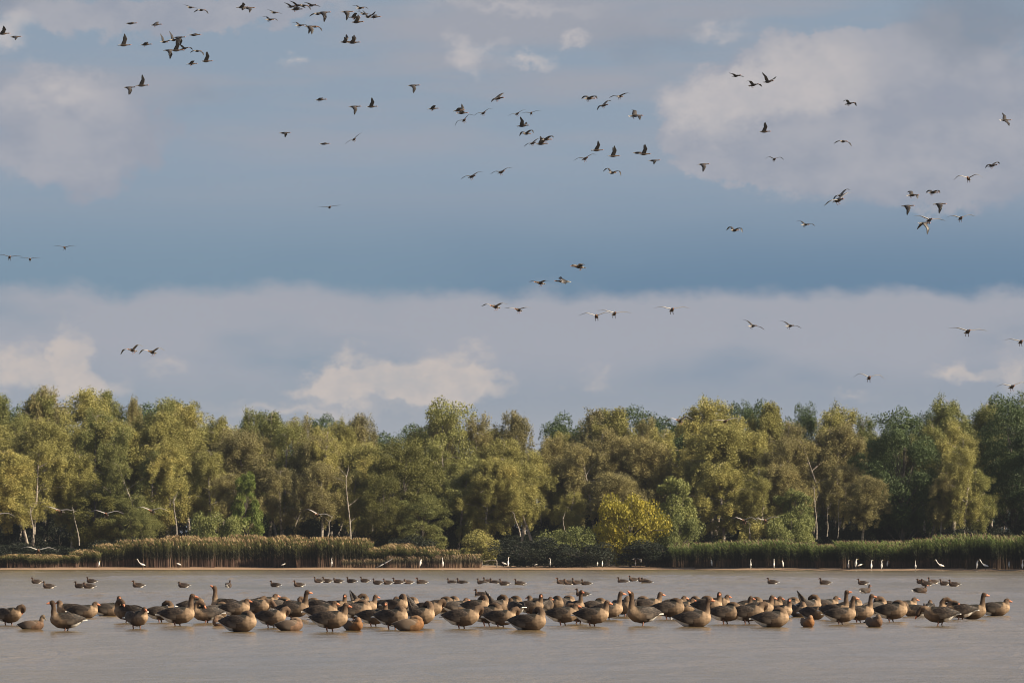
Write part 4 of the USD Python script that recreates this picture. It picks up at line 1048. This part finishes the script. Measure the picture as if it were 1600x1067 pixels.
def flyer_parts(path, aL, aR, landing=0.0, grey=False):
    """A goose in flight facing +x, its body centre at the origin. aL, aR: (arm angle, hand angle) of the left and right wings."""
    d = landing
    FB, FK = (0.026, 0.019, 0.015), (0.036, 0.026, 0.020)
    tr = [(-0.33, 0, -0.03 * d - 0.005, 0.022, FV), (-0.24, 0, -0.03 * d, 0.052, FV), (-0.12, 0, -0.015, 0.080, FB), (0.02, 0, -0.01, 0.091, FB), (0.13, 0, 0.0, 0.080, FK), (0.21, 0, 0.012, 0.054, NECK)]
    nk = [(0.21, 0, 0.012, 0.062, NECK), (0.30, 0, 0.02, 0.040, NECK), (0.40, 0, 0.028, 0.034, NECK), (0.455, 0, 0.036, 0.042, HEAD), (0.485, 0, 0.034, 0.030, HEAD)]
    skin, col = chain_body([tr, nk], edge=0.035, smooth=4, seg=12)
    v = skin.vertices
    tm = np.clip((v[:, 2] - 0.02) / 0.05, 0, 1) * (v[:, 0] < 0.15) * (v[:, 0] > -0.26)
    col = col * (1 - tm[:, None]) + np.array(BACK) * tm[:, None]
    obj('body', skin, FEATHER, path, True, col)
    b = cone_between((0.50, 0, 0.034), (0.565, 0, 0.024), 0.022, 0.008, 6)
    obj('bill', b, PLAIN, path, True, flat(b, BILL))
    for s, a in ((1, aL), (-1, aR)):
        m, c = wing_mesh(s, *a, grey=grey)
        m.apply_translation((0.02, 0, 0.035))
        obj('wing', m, PLAIN, path, True, c)
    tv = np.array([(-0.27, -0.045, 0.0), (-0.27, 0.045, 0.0), (-0.41, -0.095, -0.01 - 0.05 * d), (-0.43, 0, -0.01 - 0.05 * d), (-0.41, 0.095, -0.01 - 0.05 * d)])
    V = np.vstack([tv, tv - [0, 0, 0.012]])
    F = [[0, 1, 3], [0, 3, 2], [1, 4, 3], [5, 8, 6], [5, 7, 8], [6, 8, 9], [0, 2, 7], [0, 7, 5], [2, 3, 8], [2, 8, 7], [3, 4, 9], [3, 9, 8], [4, 1, 6], [4, 6, 9]]
    tc = np.vstack([np.tile([0.10, 0.085, 0.075], (2, 1)), np.tile([0.4, 0.38, 0.36], (3, 1)), np.tile(FV, (5, 1))])
    obj('tail', trimesh.Trimesh(V, F, process=False), PLAIN, path, False, tc)
    if landing:
        for s in (-1, 1):
            l = tube([(-0.08, 0.05 * s, -0.08), (-0.10, 0.06 * s, -0.16), (-0.02, 0.06 * s, -0.20)], [0.016, 0.012, 0.018], 6)
            obj('leg', l, PLAIN, path, True, flat(l, LEG))
FLY = {'glide': ((12, -6), (12, -6)), 'arched': ((22, -38), (22, -38)), 'bowed': ((18, -18), (18, -18)), 'flat': ((4, 2), (4, 2)), 'up': ((62, 74), (62, 74)), 'halfup': ((34, 40), (34, 40)),
       'down': ((-38, -68), (-38, -68)), 'halfdown': ((-8, -40), (-8, -40)), 'steep': ((30, -58), (30, -58))}
for k, (l, r) in FLY.items():
    proto_bird('flying_' + k, flyer_parts, l, r, 1.0 if k in ('glide', 'bowed', 'arched') else 0.0)
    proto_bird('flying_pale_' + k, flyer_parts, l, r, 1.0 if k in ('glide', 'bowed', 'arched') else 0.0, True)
FW = {'glide': 'gliding on level wings', 'arched': 'with arched wings', 'bowed': 'gliding on bowed wings', 'flat': 'with flat outstretched wings', 'up': 'with wings raised high', 'halfup': 'with wings half raised', 'down': 'with wings beating down', 'halfdown': 'with drooping wings', 'steep': 'with steeply bent wings'}
FLOCK = {'corner': ('upper left corner', 'geese flying in the sky'), 'left': ('upper left group', 'geese flying in the sky'), 'top': ('top middle group', 'geese flying in the sky'), 'gap': ('blue gap left of centre', 'geese flying in the sky'), 'mid': ('upper middle group', 'geese flying in the sky'),
         'cloud': ('beside the big cloud', 'geese flying in the sky'), 'right': ('upper right group', 'geese flying in the sky'), 'bank': ('above the low cloud bank', 'geese flying in the sky'), 'farleft': ('at far left', 'geese flying in the sky'), 'wood': ('before the wood', 'geese gliding down before the wood')}
def fly(px, py, scale, heading, pose, roll, flock, pitch=0.0):
    """scale = picture pixels per metre, which sets the distance; roll in degrees, positive = right side of the picture raised when it faces the camera."""
    if flock in ('left', 'top', 'cloud') and abs(roll) >= 18 and abs(heading) < 30:      # wings seen spread: the bird is turned away or nearer
        heading, roll = (52 if roll < 0 else -48), -roll * 0.4
    Y = FPX / scale
    p = at(px, py, Y)
    x = place('flying_goose', ('flying_pale_' if flock == 'wood' or scale >= 26 else 'flying_') + pose, p, heading, rb.uniform(1.0, 1.1), (-pitch, roll))  # birds that look sunlit get the copy with light painted on the wings
    h = (heading + 180) % 360 - 180
    way = 'flying right' if abs(h) < 48 else 'flying left' if abs(h) > 132 else 'flying away' if h > 0 else 'coming closer'
    reg(x, 'goose %s %s' % (way, FW[pose]), 'goose', FLOCK[flock][1], px, FLOCK[flock][0])
# (x, row, px per metre, heading, wing pose, roll, flock)
for a in [
    (4, 53, 20, 8, 'halfup', 0, 'corner'), (23, 58, 19, 5, 'halfdown', 5, 'corner'),
    (297, 12, 19, 5, 'flat', -38, 'left'), (314, 16, 20, 10, 'halfdown', -20, 'left'), (204, 37, 19, 0, 'flat', 8, 'left'), (243, 39, 19, -5, 'bowed', 15, 'left'), (193, 71, 20, 10, 'up', -10, 'left'), (227, 70, 18, 5, 'bowed', 0, 'left'),
    (256, 66, 19, 15, 'halfup', -55, 'left'), (271, 63, 20, 20, 'halfup', -50, 'left'), (279, 59, 20, -5, 'down', 0, 'left'), (275, 79, 21, 8, 'up', 0, 'left'), (264, 79, 20, 0, 'down', -8, 'left'), (288, 76, 19, 15, 'bowed', 20, 'left'), (303, 55, 19, 0, 'flat', 10, 'left'),
    (308, 80, 19, 15, 'halfdown', -30, 'left'), (299, 100, 18, 8, 'bowed', -8, 'left'), (322, 96, 19, 8, 'up', 5, 'left'), (201, 137, 20, 0, 'down', 6, 'left'), (221, 134, 20, 5, 'up', -8, 'left'),
    (378, 12, 19, 5, 'flat', -15, 'top'), (388, 13, 19, 8, 'halfdown', 15, 'top'), (428, 20, 20, 5, 'flat', -40, 'top'), (421, 31, 20, 5, 'bowed', -35, 'top'), (455, 11, 19, 20, 'flat', 35, 'top'), (462, 15, 20, 15, 'bowed', 5, 'top'), (464, 9, 19, 20, 'flat', 40, 'top'), (474, 9, 20, 5, 'halfdown', -25, 'top'),
    (487, 9, 19, 0, 'flat', 20, 'top'), (496, 22, 21, 10, 'halfdown', -22, 'top'), (505, 20, 21, 0, 'down', -10, 'top'), (468, 40, 20, 0, 'bowed', -38, 'top'), (484, 42, 20, 15, 'down', 8, 'top'), (492, 42, 19, 10, 'halfdown', -30, 'top'), (541, 19, 20, 5, 'down', -5, 'top'), (562, 13, 19, 5, 'bowed', -30, 'top'),
    (568, 22, 19, 0, 'flat', -35, 'top'), (575, 27, 19, 10, 'halfup', -20, 'top'), (553, 27, 18, 5, 'bowed', -15, 'top'), (557, 35, 20, -5, 'halfup', 10, 'top'), (585, 27, 19, 5, 'bowed', 12, 'top'), (539, 66, 19, -5, 'halfup', 15, 'top'), (551, 67, 21, -3, 'halfup', 10, 'top'),
    (500, 156, 18, 5, 'bowed', 5, 'gap'), (553, 167, 19, 3, 'down', 0, 'gap'), (580, 167, 18, 5, 'up', 8, 'gap'), (645, 134, 19, 0, 'down', 4, 'gap'), (676, 170, 17, 5, 'bowed', -10, 'gap'), (444, 208, 18, 0, 'halfdown', -5, 'gap'), (506, 225, 17, 0, 'flat', 8, 'gap'), (553, 218, 20, -72, 'glide', 34, 'gap'), (515, 324, 20, -80, 'flat', 6, 'gap'),
    (777, 154, 23, -35, 'bowed', 25, 'mid'), (716, 173, 18, 0, 'bowed', -5, 'mid'), (721, 177, 18, 5, 'halfup', 30, 'mid'), (725, 188, 22, -75, 'arched', 30, 'mid'), (755, 177, 20, -70, 'bowed', 22, 'mid'), (808, 178, 19, -72, 'glide', 20, 'mid'), (830, 177, 19, -85, 'glide', 8, 'mid'), (816, 197, 20, -20, 'halfup', -12, 'mid'),
    (822, 209, 22, 50, 'steep', -6, 'mid'), (832, 224, 21, -60, 'bowed', 25, 'mid'), (845, 225, 20, 8, 'halfup', 10, 'mid'), (853, 218, 23, 40, 'arched', -8, 'mid'), (737, 276, 25, -62, 'bowed', 18, 'mid'), (783, 269, 24, -65, 'bowed', 16, 'mid'), (920, 154, 23, 40, 'arched', 4, 'mid'), (968, 151, 23, 62, 'bowed', -8, 'mid'), (943, 165, 22, -50, 'arched', 28, 'mid'),
    (992, 181, 23, 20, 'bowed', 28, 'mid'), (932, 235, 20, 8, 'halfup', -20, 'mid'), (914, 248, 23, -70, 'bowed', 16, 'mid'), (958, 244, 19, 8, 'up', -6, 'mid'), (956, 270, 23, 60, 'steep', 14, 'mid'), (996, 239, 18, 5, 'flat', 5, 'mid'), (1006, 241, 19, 5, 'up', 0, 'mid'), (1021, 251, 18, 0, 'halfdown', 0, 'mid'),
    (1150, 119, 20, 15, 'flat', 18, 'cloud'), (1177, 133, 21, 0, 'bowed', 25, 'cloud'), (1200, 128, 22, -10, 'halfup', 20, 'cloud'), (1327, 162, 19, 10, 'arched', 25, 'cloud'), (1194, 206, 19, 2, 'up', 0, 'cloud'), (1317, 221, 21, 0, 'halfdown', -25, 'cloud'), (1098, 257, 18, 2, 'down', 0, 'cloud'), (1210, 249, 20, -80, 'arched', -2, 'cloud'),
    (1314, 305, 24, -60, 'arched', 30, 'right'), (1309, 313, 32, -62, 'bowed', 24, 'right'), (1147, 360, 22, 50, 'steep', 8, 'right'), (1258, 351, 22, 55, 'bowed', 14, 'right'), (1570, 188, 20, 20, 'flat', 42, 'right'), (1513, 279, 30, -100, 'arched', 4, 'right'), (1550, 259, 21, -50, 'arched', 14, 'right'), (1425, 305, 21, 25, 'arched', 20, 'right'),
    (1457, 301, 22, 35, 'arched', 4, 'right'), (1417, 322, 21, 0, 'down', -8, 'right'), (1467, 319, 21, 0, 'down', -12, 'right'), (1452, 344, 30, -80, 'glide', -8, 'right'), (1443, 349, 24, 35, 'down', 20, 'right'), (1501, 341, 29, -85, 'bowed', 3, 'right'),
    (905, 417, 26, 205, 'bowed', 0, 'bank'), (844, 442, 24, 228, 'glide', 0, 'bank'), (881, 440, 26, 190, 'flat', -18, 'bank'), (774, 479, 28, 240, 'bowed', 2, 'bank'), (810, 484, 28, 248, 'glide', 0, 'bank'), (932, 494, 32, -92, 'bowed', 2, 'bank'), (960, 490, 30, -85, 'glide', -4, 'bank'), (1050, 484, 32, -85, 'glide', 0, 'bank'),
    (1176, 509, 24, 60, 'glide', 24, 'bank'), (1234, 509, 24, 58, 'glide', 18, 'bank'), (1512, 518, 35, -85, 'glide', -4, 'bank'), (1595, 534, 30, -88, 'glide', 0, 'bank'), (1358, 590, 32, -90, 'arched', -4, 'bank'), (1581, 604, 33, -82, 'bowed', 6, 'bank'),
    (15, 402, 23, -82, 'glide', -4, 'farleft'), (47, 405, 18, -85, 'glide', 0, 'farleft'), (101, 387, 20, -90, 'glide', 0, 'farleft'), (207, 547, 27, 246, 'arched', 16, 'farleft'), (238, 550, 28, 250, 'arched', 6, 'farleft'),
    (94, 798, 34, -105, 'glide', -8, 'wood'), (166, 803, 33, -88, 'bowed', -2, 'wood'), (237, 798, 33, -100, 'bowed', -4, 'wood'), (60, 860, 34, -85, 'bowed', -2, 'wood'), (-4, 804, 34, -88, 'bowed', -10, 'wood'), (497, 804, 30, -105, 'bowed', -14, 'wood'), (1062, 657, 29, -110, 'arched', 6, 'wood'), (1133, 658, 26, -80, 'glide', 6, 'wood'),
    (1163, 813, 28, -105, 'arched', 0, 'wood'), (1196, 813, 28, -95, 'bowed', 6, 'wood'), (600, 881, 20, -60, 'flat', 26, 'wood'), (995, 873, 18, 20, 'halfdown', 0, 'wood'),
]:
    fly(*a)

write_labels()
